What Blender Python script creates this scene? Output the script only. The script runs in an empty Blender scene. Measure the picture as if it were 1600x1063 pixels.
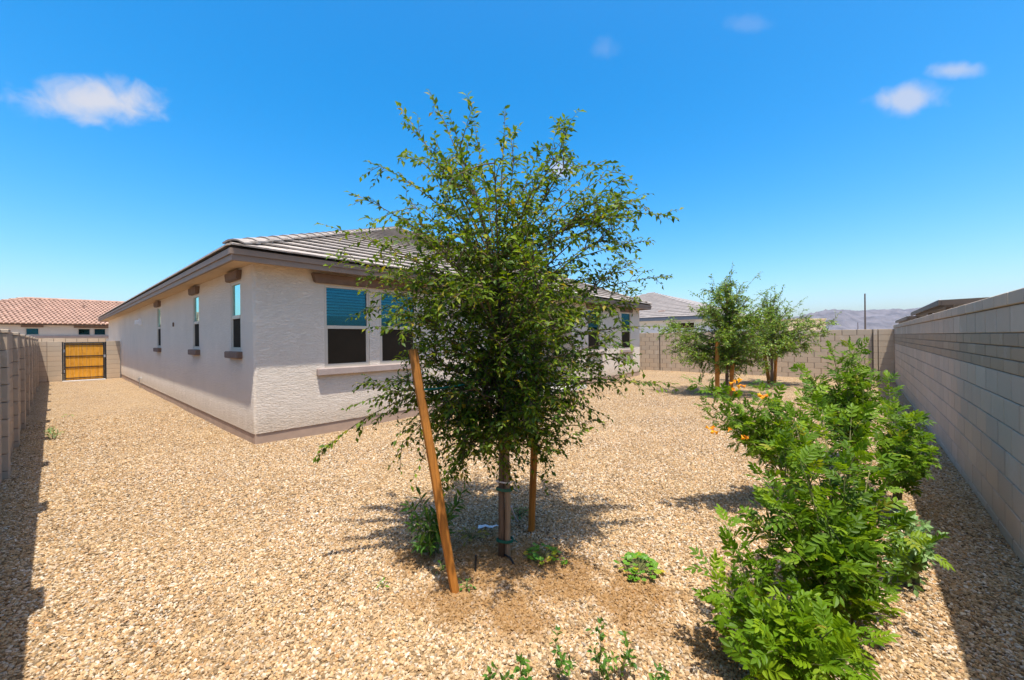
import bpy, bmesh, math, random
import numpy as np
from mathutils import Vector, Matrix, Quaternion

scene = bpy.context.scene
COL = scene.collection
R = math.radians

# ------------------------------------------------------------------ camera
F_PX, CX, CY, CAM_H, ROLL = 626.0, 800.0, 528.6, 1.6, 0.0103
HEAD = R(41.1)                      # angle of the view axis from world +X
FW = Vector((math.cos(HEAD), math.sin(HEAD), 0))
RT0 = Vector((math.sin(HEAD), -math.cos(HEAD), 0))
UP0 = Vector((0, 0, 1))
RT = (RT0 * math.cos(ROLL) - UP0 * math.sin(ROLL)).normalized()
UP = (UP0 * math.cos(ROLL) + RT0 * math.sin(ROLL)).normalized()
CAM = Vector((0, 0, CAM_H))
cam_data = bpy.data.cameras.new('camera')
cam = bpy.data.objects.new('camera', cam_data)
COL.objects.link(cam)
m3 = Matrix((RT, UP, -FW)).transposed()
cam.matrix_world = Matrix.Translation(CAM) @ m3.to_4x4()
cam_data.sensor_width = 36.0
cam_data.lens = F_PX / 1600 * 36.0
cam_data.shift_y = -(531.5 - CY) / 1600
cam_data.clip_start = 0.05
cam_data.clip_end = 20000
scene.camera = cam

def ray(px, py):
    return FW + RT * ((px - CX) / F_PX) - UP * ((py - CY) / F_PX)
def gnd(px, py, z=0.0):             # pixel -> point on the ground
    d = ray(px, py); return CAM + d * ((z - CAM_H) / d.z)
def dep(px, py, d):                 # pixel + depth along the view axis
    return CAM + ray(px, py) * d
def on_y(px, py, Y):
    d = ray(px, py); return CAM + d * (Y / d.y)
def on_x(px, py, X):
    d = ray(px, py); return CAM + d * (X / d.x)

# ------------------------------------------------------------------ world, sun, exposure
SUN_X, SUN_Y = 0.17, 0.243          # light travels (SUN_X, SUN_Y, -1)
SUN_EL = math.atan(1 / math.hypot(SUN_X, SUN_Y))
SUN_AZ = math.atan2(-SUN_X, -SUN_Y)
SKY_STRENGTH = 0.125
world = bpy.data.worlds.new('World'); scene.world = world
world.use_nodes = True
wn, wl_ = world.node_tree.nodes, world.node_tree.links
wn.clear()
w_out = wn.new('ShaderNodeOutputWorld'); w_bg = wn.new('ShaderNodeBackground')
w_bg.inputs[1].default_value = SKY_STRENGTH
sky = wn.new('ShaderNodeTexSky'); sky.sky_type = 'NISHITA'
sky.sun_disc = False; sky.sun_elevation = SUN_EL; sky.sun_rotation = SUN_AZ
sky.altitude = 400; sky.air_density = 1.0; sky.dust_density = 3.2; sky.ozone_density = 2.5
hs = wn.new('ShaderNodeHueSaturation'); hs.inputs['Saturation'].default_value = 1.56; hs.inputs['Hue'].default_value = .4925; hs.inputs['Value'].default_value = 1.5
wl_.new(sky.outputs[0], hs.inputs['Color'])
w_geo = wn.new('ShaderNodeTexCoord')
def wmath(op, a, b=None, c=None):
    n = wn.new('ShaderNodeMath'); n.operation = op
    for i, v in enumerate((a, b, c)):
        if v is None: continue
        if isinstance(v, (int, float)): n.inputs[i].default_value = v
        else: wl_.new(v, n.inputs[i])
    return n.outputs[0]
def wdot(vec):
    n = wn.new('ShaderNodeVectorMath'); n.operation = 'DOT_PRODUCT'
    wl_.new(w_geo.outputs['Generated'], n.inputs[0]); n.inputs[1].default_value = vec
    return n.outputs['Value']
cn = wn.new('ShaderNodeTexNoise'); cn.inputs['Scale'].default_value = 26
cn.inputs['Detail'].default_value = 5; cn.inputs['Roughness'].default_value = 0.55
cn.inputs['Distortion'].default_value = 0.4
wl_.new(w_geo.outputs['Generated'], cn.inputs['Vector'])
cloud = None
# small fair-weather clouds: direction, half width, half height (radians), density
for (px, py, w, h, dens) in ((150, 160, 118, 40, 1.0), (1415, 155, 62, 30, .75), (1492, 110, 46, 16, .6),
                             (876, 266, 34, 20, .8), (1170, 38, 50, 18, .13), (945, 76, 30, 20, .12)):
    c = ray(px, py); k = 1 / c.length / F_PX; c.normalize()
    e1 = (RT - c * RT.dot(c)).normalized(); e2 = e1.cross(c).normalized()
    u = wmath('DIVIDE', wdot(e1), w * k * .80); v = wmath('DIVIDE', wdot(e2), h * k * .88)
    rr = wmath('SQRT', wmath('ADD', wmath('MULTIPLY', u, u), wmath('MULTIPLY', v, v)))
    rr = wmath('ADD', rr, wmath('MULTIPLY', wmath('SUBTRACT', cn.outputs['Fac'], 0.5), 1.35))
    mr = wn.new('ShaderNodeMapRange'); mr.interpolation_type = 'SMOOTHSTEP'
    wl_.new(rr, mr.inputs[0]); mr.inputs[1].default_value = 0.1; mr.inputs[2].default_value = 1.1
    mr.inputs[3].default_value = dens; mr.inputs[4].default_value = 0.0
    front = wmath('GREATER_THAN', wdot(c), 0.5)
    m = wmath('MULTIPLY', mr.outputs[0], front)
    cloud = m if cloud is None else wmath('MAXIMUM', cloud, m)
mixc = wn.new('ShaderNodeMix'); mixc.data_type = 'RGBA'
wl_.new(cloud, mixc.inputs[0]); wl_.new(hs.outputs[0], mixc.inputs[6])
mixc.inputs[7].default_value = (3.7, 3.85, 4.4, 1)
wl_.new(mixc.outputs[2], w_bg.inputs[0]); wl_.new(w_bg.outputs[0], w_out.inputs[0])

sun_d = bpy.data.lights.new('sun', 'SUN'); sun_d.energy = 5.0; sun_d.angle = R(0.53)
sun_d.color = (1.0, 0.965, 0.90)
sun_o = bpy.data.objects.new('sun', sun_d); COL.objects.link(sun_o)
sun_o.rotation_mode = 'QUATERNION'
sun_o.rotation_quaternion = Vector((0, 0, -1)).rotation_difference(Vector((SUN_X, SUN_Y, -1)).normalized())
sun_o.location = (-3, -4, 12)

vs = scene.view_settings
vs.view_transform = 'Standard'; vs.look = 'None'; vs.gamma = 1.0; vs.use_curve_mapping = False
vs.exposure = 0.58
scene.render.engine = 'CYCLES'

# ------------------------------------------------------------------ material helpers
class NT:
    def __init__(s, name):
        s.m = bpy.data.materials.new(name); s.m.use_nodes = True
        s.n, s.l = s.m.node_tree.nodes, s.m.node_tree.links
        s.n.clear()
        s.out = s.n.new('ShaderNodeOutputMaterial')
    def new(s, t, **kw):
        n = s.n.new(t)
        for k, v in kw.items(): setattr(n, k, v)
        return n
    def set(s, node, **kw):
        for k, v in kw.items():
            inp = node.inputs[k.replace('_', ' ')]
            if hasattr(v, 'is_linked') or isinstance(v, bpy.types.NodeSocket): s.l.new(v, inp)
            else: inp.default_value = v
        return node
    def math(s, op, a, b=None):
        n = s.new('ShaderNodeMath', operation=op)
        for i, v in enumerate((a, b)):
            if v is None: continue
            if isinstance(v, (int, float)): n.inputs[i].default_value = v
            else: s.l.new(v, n.inputs[i])
        return n.outputs[0]
    def coord(s, scale=(1, 1, 1), rnd=False):
        tc = s.new('ShaderNodeTexCoord'); mp = s.new('ShaderNodeMapping')
        mp.inputs['Scale'].default_value = scale
        s.l.new(tc.outputs['Object'], mp.inputs['Vector'])
        if rnd:
            oi = s.new('ShaderNodeObjectInfo')
            v = s.math('MULTIPLY', oi.outputs['Random'], 57.0)
            cb = s.new('ShaderNodeCombineXYZ')
            for i in range(3): s.l.new(v, cb.inputs[i])
            s.l.new(cb.outputs[0], mp.inputs['Location'])
        return mp.outputs[0]
    def noise(s, vec, scale, detail=4, rough=.5, dist=0.0):
        n = s.new('ShaderNodeTexNoise')
        s.l.new(vec, n.inputs['Vector'])
        n.inputs['Scale'].default_value = scale; n.inputs['Detail'].default_value = detail
        n.inputs['Roughness'].default_value = rough; n.inputs['Distortion'].default_value = dist
        return n.outputs['Fac']
    def ramp(s, fac, stops, interp='LINEAR'):
        r = s.new('ShaderNodeValToRGB'); s.l.new(fac, r.inputs[0])
        el = r.color_ramp.elements; r.color_ramp.interpolation = interp
        while len(el) < len(stops): el.new(0.5)
        for e, (p, c) in zip(el, stops):
            e.position = p; e.color = (*c, 1) if len(c) == 3 else c
        return r.outputs[0]
    def mix(s, fac, a, b, mode='MIX'):
        n = s.new('ShaderNodeMix', data_type='RGBA', blend_type=mode)
        for i, v in ((0, fac), (6, a), (7, b)):
            if isinstance(v, bpy.types.NodeSocket): s.l.new(v, n.inputs[i])
            elif isinstance(v, (int, float)): n.inputs[i].default_value = v
            else: n.inputs[i].default_value = (*v, 1)
        return n.outputs[2]
    def bump(s, h, strength, dist=.01):
        b = s.new('ShaderNodeBump'); s.l.new(h, b.inputs['Height'])
        b.inputs['Strength'].default_value = strength; b.inputs['Distance'].default_value = dist
        return b.outputs[0]
    def pbr(s, col, rough=.8, normal=None, spec=.3, metal=0.0, link=True):
        p = s.new('ShaderNodeBsdfPrincipled')
        if isinstance(col, bpy.types.NodeSocket): s.l.new(col, p.inputs['Base Color'])
        else: p.inputs['Base Color'].default_value = (*col, 1)
        if isinstance(rough, bpy.types.NodeSocket): s.l.new(rough, p.inputs['Roughness'])
        else: p.inputs['Roughness'].default_value = rough
        p.inputs['Specular IOR Level'].default_value = spec
        p.inputs['Metallic'].default_value = metal
        if normal is not None: s.l.new(normal, p.inputs['Normal'])
        if link: s.l.new(p.outputs[0], s.out.inputs[0])
        return p.outputs[0]

def scl(c, k): return tuple(x * k for x in c)

def mat_basic(name, col, rough=.7, var=.12, scale=8, bump=.15, bscale=60, stretch=(1, 1, 1), rnd=False, spec=.3, metal=0, bdist=.004):
    t = NT(name); v = t.coord(stretch, rnd)
    n = t.noise(v, scale, 5, .6)
    c = t.ramp(n, [(.3, scl(col, 1 - var)), (.7, scl(col, 1 + var))])
    if rnd:
        oi = t.new('ShaderNodeObjectInfo')
        k = t.math('ADD', t.math('MULTIPLY', oi.outputs['Random'], .24), .88)
        hv = t.new('ShaderNodeHueSaturation'); t.l.new(c, hv.inputs['Color']); t.l.new(k, hv.inputs['Value'])
        c = hv.outputs[0]
    nb = t.noise(v, bscale, 4, .6)
    t.pbr(c, rough, t.bump(nb, bump, bdist), spec, metal)
    return t.m

def mat_stucco(name, col):
    t = NT(name); v = t.coord((15, 15, 52)); v1 = t.coord()
    n1 = t.noise(v, 1.0, 4, .55, 1.2)
    h = t.ramp(n1, [(.38, (0, 0, 0)), (.56, (1, 1, 1))])
    fine = t.noise(v1, 260, 3, .6)
    hh = t.math('ADD', h, t.math('MULTIPLY', fine, .35))
    big = t.noise(v1, 1.3, 4, .6)
    st = t.noise(t.coord((3, 3, .5)), 2.2, 4, .6)
    c = t.ramp(big, [(.25, scl(col, .93)), (.75, scl(col, 1.05))])
    c = t.mix(t.math('MULTIPLY', st, .22), c, scl(col, .8))
    sx = t.new('ShaderNodeSeparateXYZ'); t.l.new(v1, sx.inputs[0])
    dz = t.math('ADD', sx.outputs[2], t.math('MULTIPLY', t.noise(t.coord((2, 2, 1)), 3, 5, .7), -.5))
    c = t.mix(t.ramp(dz, [(.0, (.45, .45, .45)), (.22, (0, 0, 0))]), c, (.46, .35, .24))
    t.pbr(c, .92, t.bump(hh, .85, .0095), .15)
    return t.m

def mat_block(name, col, var=.10):
    t = NT(name); v = t.coord((1, 1, 1), True)
    oi = t.new('ShaderNodeObjectInfo')
    at = t.new('ShaderNodeAttribute'); at.attribute_name = 'rnd'
    rr = t.math('FRACT', t.math('ADD', oi.outputs['Random'], at.outputs['Fac']))
    c = t.ramp(rr, [(0, scl(col, 1 - var)), (.5, col), (.8, (col[0] * 1.05, col[1] * 1.0, col[2] * .95)), (1, scl(col, 1 + var))])
    cl = t.noise(v, 5, 5, .65)
    c = t.mix(t.math('MULTIPLY', cl, .45), c, scl(col, .68))
    salt = t.noise(v, 2.3, 5, .7)
    c = t.mix(t.ramp(salt, [(.60, (0, 0, 0)), (.78, (.35, .35, .35))]), c, (.62, .58, .53))
    sp = t.noise(v, 140, 3, .7)
    c = t.mix(t.ramp(sp, [(.28, (.5, .5, .5)), (.42, (0, 0, 0))]), c, scl(col, .6))
    b = t.math('ADD', t.noise(v, 160, 4, .7), t.math('MULTIPLY', t.noise(v, 24, 3), .5))
    t.pbr(c, .93, t.bump(b, .45, .004), .15)
    return t.m

def mat_leaf(name, stops, trans=.35, rough=.45, spec=.35):
    t = NT(name)
    at = t.new('ShaderNodeAttribute'); at.attribute_name = 'rnd'
    oi = t.new('ShaderNodeObjectInfo')
    f = t.math('FRACT', t.math('ADD', at.outputs['Fac'], oi.outputs['Random']))
    c = t.ramp(f, stops)
    p = t.pbr(c, rough, None, spec, link=False)
    tr = t.new('ShaderNodeBsdfTranslucent')
    tc = t.mix(1.0, c, (1.6, 1.5, .55), 'MULTIPLY'); t.l.new(tc, tr.inputs[0])
    mx = t.new('ShaderNodeMixShader'); mx.inputs[0].default_value = trans
    t.l.new(p, mx.inputs[1]); t.l.new(tr.outputs[0], mx.inputs[2]); t.l.new(mx.outputs[0], t.out.inputs[0])
    return t.m

def mat_wood(name, col, dark, scale=1.0):
    t = NT(name); v = t.coord((30 * scale, 30 * scale, 2.2 * scale), True); v1 = t.coord((1, 1, 1), True)
    g = t.noise(v, 1.0, 5, .6, .8)
    c = t.ramp(g, [(.25, dark), (.5, col), (.8, scl(col, 1.15))])
    k = t.noise(v1, 4, 3)
    c = t.mix(t.ramp(k, [(.55, (0, 0, 0)), (.75, (.6, .6, .6))]), c, dark)
    t.pbr(c, .7, t.bump(g, .35, .004), .25)
    return t.m

def mat_gravel(name, inst):
    t = NT(name)
    stops = [(0, (.06, .045, .03)), (.09, (.14, .095, .06)), (.18, (.36, .24, .13)), (.34, (.50, .345, .19)), (.52, (.60, .45, .28)),
             (.64, (.50, .29, .12)), (.74, (.62, .50, .36)), (.84, (.80, .72, .60)), (.90, (.28, .26, .24)), (.94, (.86, .82, .76)), (1, (.46, .22, .07))]
    stops = [(q_, (c_[0] * .80, c_[1] * .745, c_[2] * .66)) for q_, c_ in stops]
    if inst:
        oi = t.new('ShaderNodeObjectInfo')
        tc = t.new('ShaderNodeNewGeometry')
        pos = tc.outputs['Position']
        c = t.ramp(oi.outputs['Random'], stops)
        nrm = None
        fn = t.noise(t.coord((1, 1, 1), True), 2.5, 3)
        c = t.mix(t.math('MULTIPLY', fn, .18), c, (.44, .31, .18))
    else:
        pos = t.coord()
        vo = t.new('ShaderNodeTexVoronoi'); vo.inputs['Scale'].default_value = 60
        dn = t.new('ShaderNodeTexNoise'); dn.inputs['Scale'].default_value = 60
        t.l.new(pos, dn.inputs['Vector'])
        vv = t.new('ShaderNodeVectorMath', operation='MULTIPLY_ADD')
        t.l.new(dn.outputs['Color'], vv.inputs[0]); vv.inputs[1].default_value = (.012,) * 3; t.l.new(pos, vv.inputs[2])
        t.l.new(vv.outputs[0], vo.inputs['Vector'])
        sp = t.new('ShaderNodeSeparateColor'); t.l.new(vo.outputs['Color'], sp.inputs[0])
        c = t.ramp(sp.outputs[0], stops)
        edge = t.ramp(vo.outputs['Distance'], [(.35, (0, 0, 0)), (.75, (1, 1, 1))])
        c = t.mix(t.math('MULTIPLY', edge, .7), c, (.09, .055, .025))  # shade between the stones painted in as dark brown gaps
        h = t.math('MULTIPLY', vo.outputs['Distance'], -1.0)
        h = t.math('ADD', h, t.math('MULTIPLY', sp.outputs[1], .8))
        nrm = t.bump(h, .8, .012)
    # pale dusty drifts and irrigation stains round the trees (they have a shape of their own)
    big = t.noise(pos, .9, 4, .6)
    c = t.mix(t.ramp(big, [(.35, (.25, .25, .25)), (.65, (0, 0, 0))]), c, (.46, .31, .15))
    rk = t.noise(pos, 2.6, 4, .6, .6)
    c = t.mix(t.ramp(rk, [(.30, (.30, .30, .30)), (.55, (0, 0, 0))]), c, (.24, .155, .08))
    st = None
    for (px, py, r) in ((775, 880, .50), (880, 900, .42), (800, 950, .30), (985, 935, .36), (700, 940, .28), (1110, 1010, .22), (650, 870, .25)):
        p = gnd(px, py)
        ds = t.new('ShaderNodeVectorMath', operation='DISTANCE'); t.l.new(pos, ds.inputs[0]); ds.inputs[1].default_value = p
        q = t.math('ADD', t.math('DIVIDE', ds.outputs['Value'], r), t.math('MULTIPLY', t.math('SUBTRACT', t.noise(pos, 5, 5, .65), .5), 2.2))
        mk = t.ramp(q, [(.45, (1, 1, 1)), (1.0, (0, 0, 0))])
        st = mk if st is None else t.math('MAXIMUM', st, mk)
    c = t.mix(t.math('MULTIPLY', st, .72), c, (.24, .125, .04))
    t.pbr(c, .9, nrm, .12)
    return t.m

M = {}
M['stucco'] = mat_stucco('stucco', (.68, .58, .47))
M['stucco_white'] = mat_basic('white_stucco', (.66, .68, .68), .9, .05, 3, .3, 80)
M['stucco_tan'] = mat_basic('tan_stucco', (.52, .46, .38), .9, .06, 3, .3, 80)
M['stem'] = mat_basic('stem_wall_paint', (.37, .26, .185), .9, .12, 4, .25, 90)
M['trim'] = mat_basic('brown_foam_trim', (.16, .103, .074), .9, .15, 6, .7, 70, bdist=.006)
M['sillm'] = mat_basic('sill_trim', (.33, .255, .215), .9, .12, 6, .7, 70, bdist=.006)
M['fascia'] = mat_basic('fascia_paint', (.20, .138, .098), .6, .07, 3, .08, 40)
M['soffit'] = mat_basic('soffit_paint', (.50, .37, .24), .85, .07, 3, .2, 60)
M['tile'] = mat_basic('concrete_tile', (.35, .295, .245), .85, .16, 5, .3, 90, rnd=True)
M['tile_edge'] = mat_basic('concrete_cap', (.29, .245, .205), .85, .14, 5, .3, 90, rnd=True)
M['underlay'] = mat_basic('roof_underlay', (.07, .06, .055), .9)
M['clay'] = mat_basic('clay_tile', (.36, .215, .15), .85, .28, 2.5, .25, 60)
M['tile_far'] = mat_basic('grey_tile_far', (.25, .215, .19), .85, .15, 3, .25, 60, stretch=(1, 1, 1))
M['frame'] = mat_basic('window_vinyl', (.50, .42, .325), .45, .04, 5, .03, 30)
M['screen'] = mat_basic('insect_screen', (.030, .022, .014), .8, .15, 3, .2, 400, spec=.05)
M['room'] = mat_basic('room_dark', (.06, .06, .06), .9)
M['blind'] = mat_basic('blind_slats', (.82, .83, .82), .6, .03)
M['block_grey'] = mat_block('block_grey', (.52, .425, .325))
M['block_brown'] = mat_block('block_brown', (.39, .30, .205))
M['block_tan'] = mat_block('block_tan', (.48, .375, .265), .07)
M['block_pink'] = mat_block('block_pink', (.44, .345, .25), .08)
M['mortar'] = mat_basic('mortar', (.19, .145, .10), .95, .12, 12, .4, 120)
M['steel'] = mat_basic('black_steel', (.014, .014, .015), .45, .2, 6, .1, 60, spec=.4)
M['galv'] = mat_basic('galvanised', (.45, .45, .45), .4, .1, 6, .05, 60, metal=.8)
M['gatewood'] = mat_wood('gate_wood', (.60, .27, .022), (.36, .14, .010), .6)
M['stakewood'] = mat_wood('stake_wood', (.43, .165, .028), (.16, .055, .012))
M['polewood'] = mat_wood('nursery_wood', (.33, .235, .145), (.16, .10, .06))
M['bark'] = mat_wood('bark', (.17, .115, .075), (.07, .046, .03), 1.6)
M['twig'] = mat_basic('twig_bark', (.13, .085, .045), .85, .2, 30, .3, 90)
M['stem_green'] = mat_basic('green_stem', (.17, .17, .06), .7, .2, 20, .2, 90)
M['tape'] = mat_basic('green_tie_tape', (.005, .12, .085), .4, .15, 20, .1, 50, spec=.5)
M['white_plastic'] = mat_basic('white_plastic', (.72, .73, .74), .4, .06, 15, .1, 50)
M['blue_tag'] = mat_basic('blue_white_strap', (.38, .43, .52), .5, .3, 40, .1, 50)
M['black_plastic'] = mat_basic('black_plastic', (.02, .02, .02), .5, .2, 15, .1, 50)
M['concrete'] = mat_basic('patio_concrete', (.50, .46, .41), .9, .08, 4, .25, 100)
M['tanbuild'] = mat_basic('tan_building', (.56, .43, .28), .9, .05, 2, .2, 40)
M['metalroof'] = mat_basic('patio_cover_metal', (.085, .066, .052), .6, .1, 3, .05, 30, spec=.2)
M['litedge'] = mat_basic('lit_edge_white', (.75, .75, .74), .4, .04)  # white paints the sunlit edge of the brown patio covers
M['polebrown'] = mat_basic('utility_pole_wood', (.09, .07, .06), .9, .2, 3)
M['earth'] = mat_basic('desert_earth', (.42, .31, .21), .95, .15, .05, .3, 3)
M['rock'] = mat_basic('mountain_rock', (.115, .10, .10), .95, .5, .012, .6, .05, bdist=8)
M['gravel'] = mat_gravel('gravel', False)
M['pebble'] = mat_gravel('pebble', True)
M['elm'] = mat_leaf('elm_leaf', [(0, (.034, .068, .007)), (.35, (.072, .125, .008)), (.7, (.125, .190, .010)), (.93, (.19, .24, .012)), (1, (.30, .22, .02))], .36, .5, .2)
M['elm_far'] = mat_leaf('elm_leaf_far', [(0, (.055, .115, .012)), (.4, (.115, .205, .016)), (.85, (.185, .285, .022)), (1, (.27, .29, .035))], .33, .45, .35)
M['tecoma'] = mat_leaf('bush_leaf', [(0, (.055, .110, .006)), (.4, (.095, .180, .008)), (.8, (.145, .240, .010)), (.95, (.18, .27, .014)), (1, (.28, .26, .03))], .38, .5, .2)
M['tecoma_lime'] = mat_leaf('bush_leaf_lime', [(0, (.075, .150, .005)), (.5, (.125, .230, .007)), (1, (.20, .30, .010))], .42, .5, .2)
M['pale_leaf'] = mat_leaf('pale_leaf', [(0, (.12, .22, .06)), (.6, (.19, .31, .10)), (1, (.26, .36, .14))], .3, .45, .4)
M['weed'] = mat_leaf('weed_leaf', [(0, (.045, .115, .014)), (.6, (.075, .18, .018)), (1, (.15, .25, .03))], .35, .45, .35)
M['weed_bright'] = mat_leaf('weed_leaf_bright', [(0, (.09, .22, .014)), (.8, (.14, .29, .016)), (.93, (.32, .34, .02)), (1, (.55, .38, .03))], .35, .45, .35)
M['dry'] = mat_leaf('yellowing_leaf', [(0, (.16, .17, .03)), (.6, (.30, .24, .05)), (1, (.40, .27, .07))], .3, .6, .2)
M['petal'] = mat_leaf('orange_petal', [(0, (.80, .27, .010)), (.5, (.88, .40, .015)), (1, (.90, .52, .03))], .3, .5, .3)

def mat_glass(name, tint, gloss, fac):
    t = NT(name)
    tr = t.new('ShaderNodeBsdfTransparent'); tr.inputs[0].default_value = (*tint, 1)
    gl = t.new('ShaderNodeBsdfGlossy'); gl.inputs['Color'].default_value = (*gloss, 1); gl.inputs['Roughness'].default_value = .01
    nz = t.noise(t.coord(), 1.6, 2); t.l.new(t.bump(nz, .05, .02), gl.inputs['Normal'])
    fr = t.new('ShaderNodeFresnel'); fr.inputs['IOR'].default_value = 1.5
    f = t.math('ADD', t.math('MULTIPLY', fr.outputs[0], 1 - fac), fac)
    mx = t.new('ShaderNodeMixShader'); t.l.new(f, mx.inputs[0])
    t.l.new(tr.outputs[0], mx.inputs[1]); t.l.new(gl.outputs[0], mx.inputs[2]); t.l.new(mx.outputs[0], t.out.inputs[0])
    return t.m
M['glass'] = mat_glass('lowe_glass', (.40, .70, .76), (.10, .34, .46), .12)
M['glass_sky'] = mat_glass('lowe_glass_clear', (.15, .40, .42), (.55, .98, .98), .80)

# ------------------------------------------------------------------ mesh + object helpers
WL = {}
class MB:
    def __init__(s): s.v = []; s.f = []; s.r = []
    def add(s, vs_, fs, rnd=0.0):
        o = len(s.v); s.v.extend([tuple(p) for p in vs_]); s.f.extend([tuple(i + o for i in f) for f in fs])
        s.r.extend([rnd] * len(vs_)); return s
    def box(s, x0, x1, y0, y1, z0, z1, rnd=0.0):
        vs_ = [(x0, y0, z0), (x1, y0, z0), (x1, y1, z0), (x0, y1, z0), (x0, y0, z1), (x1, y0, z1), (x1, y1, z1), (x0, y1, z1)]
        return s.add(vs_, [(0, 3, 2, 1), (4, 5, 6, 7), (0, 1, 5, 4), (1, 2, 6, 5), (2, 3, 7, 6), (3, 0, 4, 7)], rnd)
    def prism(s, poly, axis, a0, a1):
        """extrude a 2-D polygon along a world axis (0,1,2)"""
        n = len(poly); vs_ = []
        for a in (a0, a1):
            for (p, q) in poly:
                vs_.append({0: (a, p, q), 1: (p, a, q), 2: (p, q, a)}[axis])
        fs = [tuple(range(n))[::-1], tuple(range(n, 2 * n))] + [(i, (i + 1) % n, n + (i + 1) % n, n + i) for i in range(n)]
        return s.add(vs_, fs)
    def tube(s, pts, rad, sides=6, cap=True, rnd=0.0):
        n = len(pts); vs_ = []; fs = []
        ref = Vector((.31, .77, .55)).normalized()
        for i, p in enumerate(pts):
            t = (pts[min(i + 1, n - 1)] - pts[max(i - 1, 0)])
            t = t.normalized() if t.length > 1e-9 else Vector((0, 0, 1))
            a = t.cross(ref)
            if a.length < 1e-3: a = t.cross(Vector((1, 0, 0)))
            a.normalize(); b = t.cross(a)
            r = rad[i] if isinstance(rad, (list, tuple)) else rad
            for k in range(sides):
                th = 2 * math.pi * k / sides
                vs_.append(p + a * (math.cos(th) * r) + b * (math.sin(th) * r))
        for i in range(n - 1):
            for k in range(sides):
                k2 = (k + 1) % sides
                fs.append((i * sides + k, i * sides + k2, (i + 1) * sides + k2, (i + 1) * sides + k))
        if cap:
            fs.append(tuple(range(sides))[::-1]); fs.append(tuple((n - 1) * sides + k for k in range(sides)))
        return s.add(vs_, fs, rnd)
    def mesh(s, name, mat, smooth=False):
        me = bpy.data.meshes.new(name); me.from_pydata(s.v, [], s.f)
        me.materials.append(M[mat] if isinstance(mat, str) else mat)
        if any(s.r):
            a = me.attributes.new('rnd', 'FLOAT', 'POINT'); a.data.foreach_set('value', s.r)
        bm = bmesh.new(); bm.from_mesh(me); bmesh.ops.recalc_face_normals(bm, faces=bm.faces); bm.to_mesh(me); bm.free()
        if smooth:
            me.polygons.foreach_set('use_smooth', [True] * len(me.polygons))
        return me
    def build(s, name, mat, parent=None, smooth=False):
        return place(name, s.mesh(name, mat, smooth), parent)

def place(name, me, parent=None, W=(0, 0, 0), rot=None, scale=None):
    o = bpy.data.objects.new(name, me); COL.objects.link(o)
    W = Vector(W); pw = WL.get(parent.name, Vector((0, 0, 0))) if parent else Vector((0, 0, 0))
    o.parent = parent; o.location = W - pw
    if rot is not None:
        o.rotation_mode = 'QUATERNION'; o.rotation_quaternion = rot
    if scale is not None: o.scale = scale
    WL[o.name] = W
    return o
def thing(name, label, cat, loc=(0, 0, 0), group=None):
    o = bpy.data.objects.new(name, None); COL.objects.link(o); o.location = loc
    o.empty_display_size = .1
    WL[o.name] = Vector(loc); tag(o, label, cat, group); return o
def tag(o, label, cat, group=None):
    o['label'] = label; o['category'] = cat
    if group: o['group'] = group
    return o
def struct(o): o['kind'] = 'structure'; return o
def stuff(o): o['kind'] = 'stuff'; return o

_bb = {}
def bev_box(w, d, h, mat, b=.005):
    """bevelled box, base-centred; shared between alike pieces"""
    key = (round(w, 4), round(d, 4), round(h, 4), mat, b)
    if key not in _bb:
        bm = bmesh.new(); bmesh.ops.create_cube(bm, size=1.0)
        bmesh.ops.scale(bm, vec=(w, d, h), verts=bm.verts)
        bmesh.ops.translate(bm, vec=(0, 0, h / 2), verts=bm.verts)
        bmesh.ops.bevel(bm, geom=bm.edges[:], offset=b, segments=1, affect='EDGES')
        me = bpy.data.meshes.new('piece'); bm.to_mesh(me); bm.free(); me.materials.append(M[mat]); _bb[key] = me
    return _bb[key]

# ------------------------------------------------------------------ terrain and gravel yard
GX1, GY1 = 18.9, 27.0
g = MB(); N = 6000
g.add([(-N, -N, -.06), (N, -N, -.06), (N, N, -.06), (-N, N, -.06)], [(0, 1, 2, 3)])
struct(g.build('ground', 'earth'))
def gh(x, y):                          # very slight unevenness of the raked gravel
    return .012 * math.sin(x * 1.1 + .4) * math.cos(y * .9) + .008 * math.sin(x * 2.7 + y * 2.1)
rng = np.random.default_rng(5)
gb = MB(); nx, ny = 100, 140
xs = np.linspace(-.42, 19.2, nx); ys = np.linspace(-.9, 31, ny)
gb.v = [(float(x), float(y), gh(x, y)) for y in ys for x in xs]; gb.r = [0.0] * len(gb.v)
gb.f = [(j * nx + i, j * nx + i + 1, (j + 1) * nx + i + 1, (j + 1) * nx + i) for j in range(ny - 1) for i in range(nx - 1)]
struct(gb.build('gravel_ground', 'gravel', smooth=True))

# loose pebbles: instanced on points, near part of the yard only
pts = []
def scatter(r0, r1, dens):
    n = int(dens * (r1 + 1.2) ** 2)
    x = rng.uniform(-.38, r1, n); y = rng.uniform(-.83, r1, n)
    d = np.hypot(x, y); keep = (d >= r0) & (d < r1) & ((x < 2.0) | (y < 6.95)) & (x < 18.6)
    dd = .7536 * x + .6574 * y
    keep &= dd > .75
    pr = np.clip((r1 - d) / max(r1 - r0, .1) * 3, .0, 1.0) if r1 > 9 else np.ones_like(d)
    keep &= rng.uniform(0, 1, n) < pr
    for a, b in zip(x[keep], y[keep]): pts.append((float(a), float(b), gh(a, b) + float(rng.uniform(-.002, .006))))
scatter(.5, 4.2, 5200); scatter(4.2, 7.5, 3000); scatter(7.5, 13.0, 1000)
pm = bpy.data.meshes.new('gravel_points'); pm.from_pydata(pts, [], [])
po = bpy.data.objects.new('gravel_pebbles', pm); COL.objects.link(po)
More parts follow.
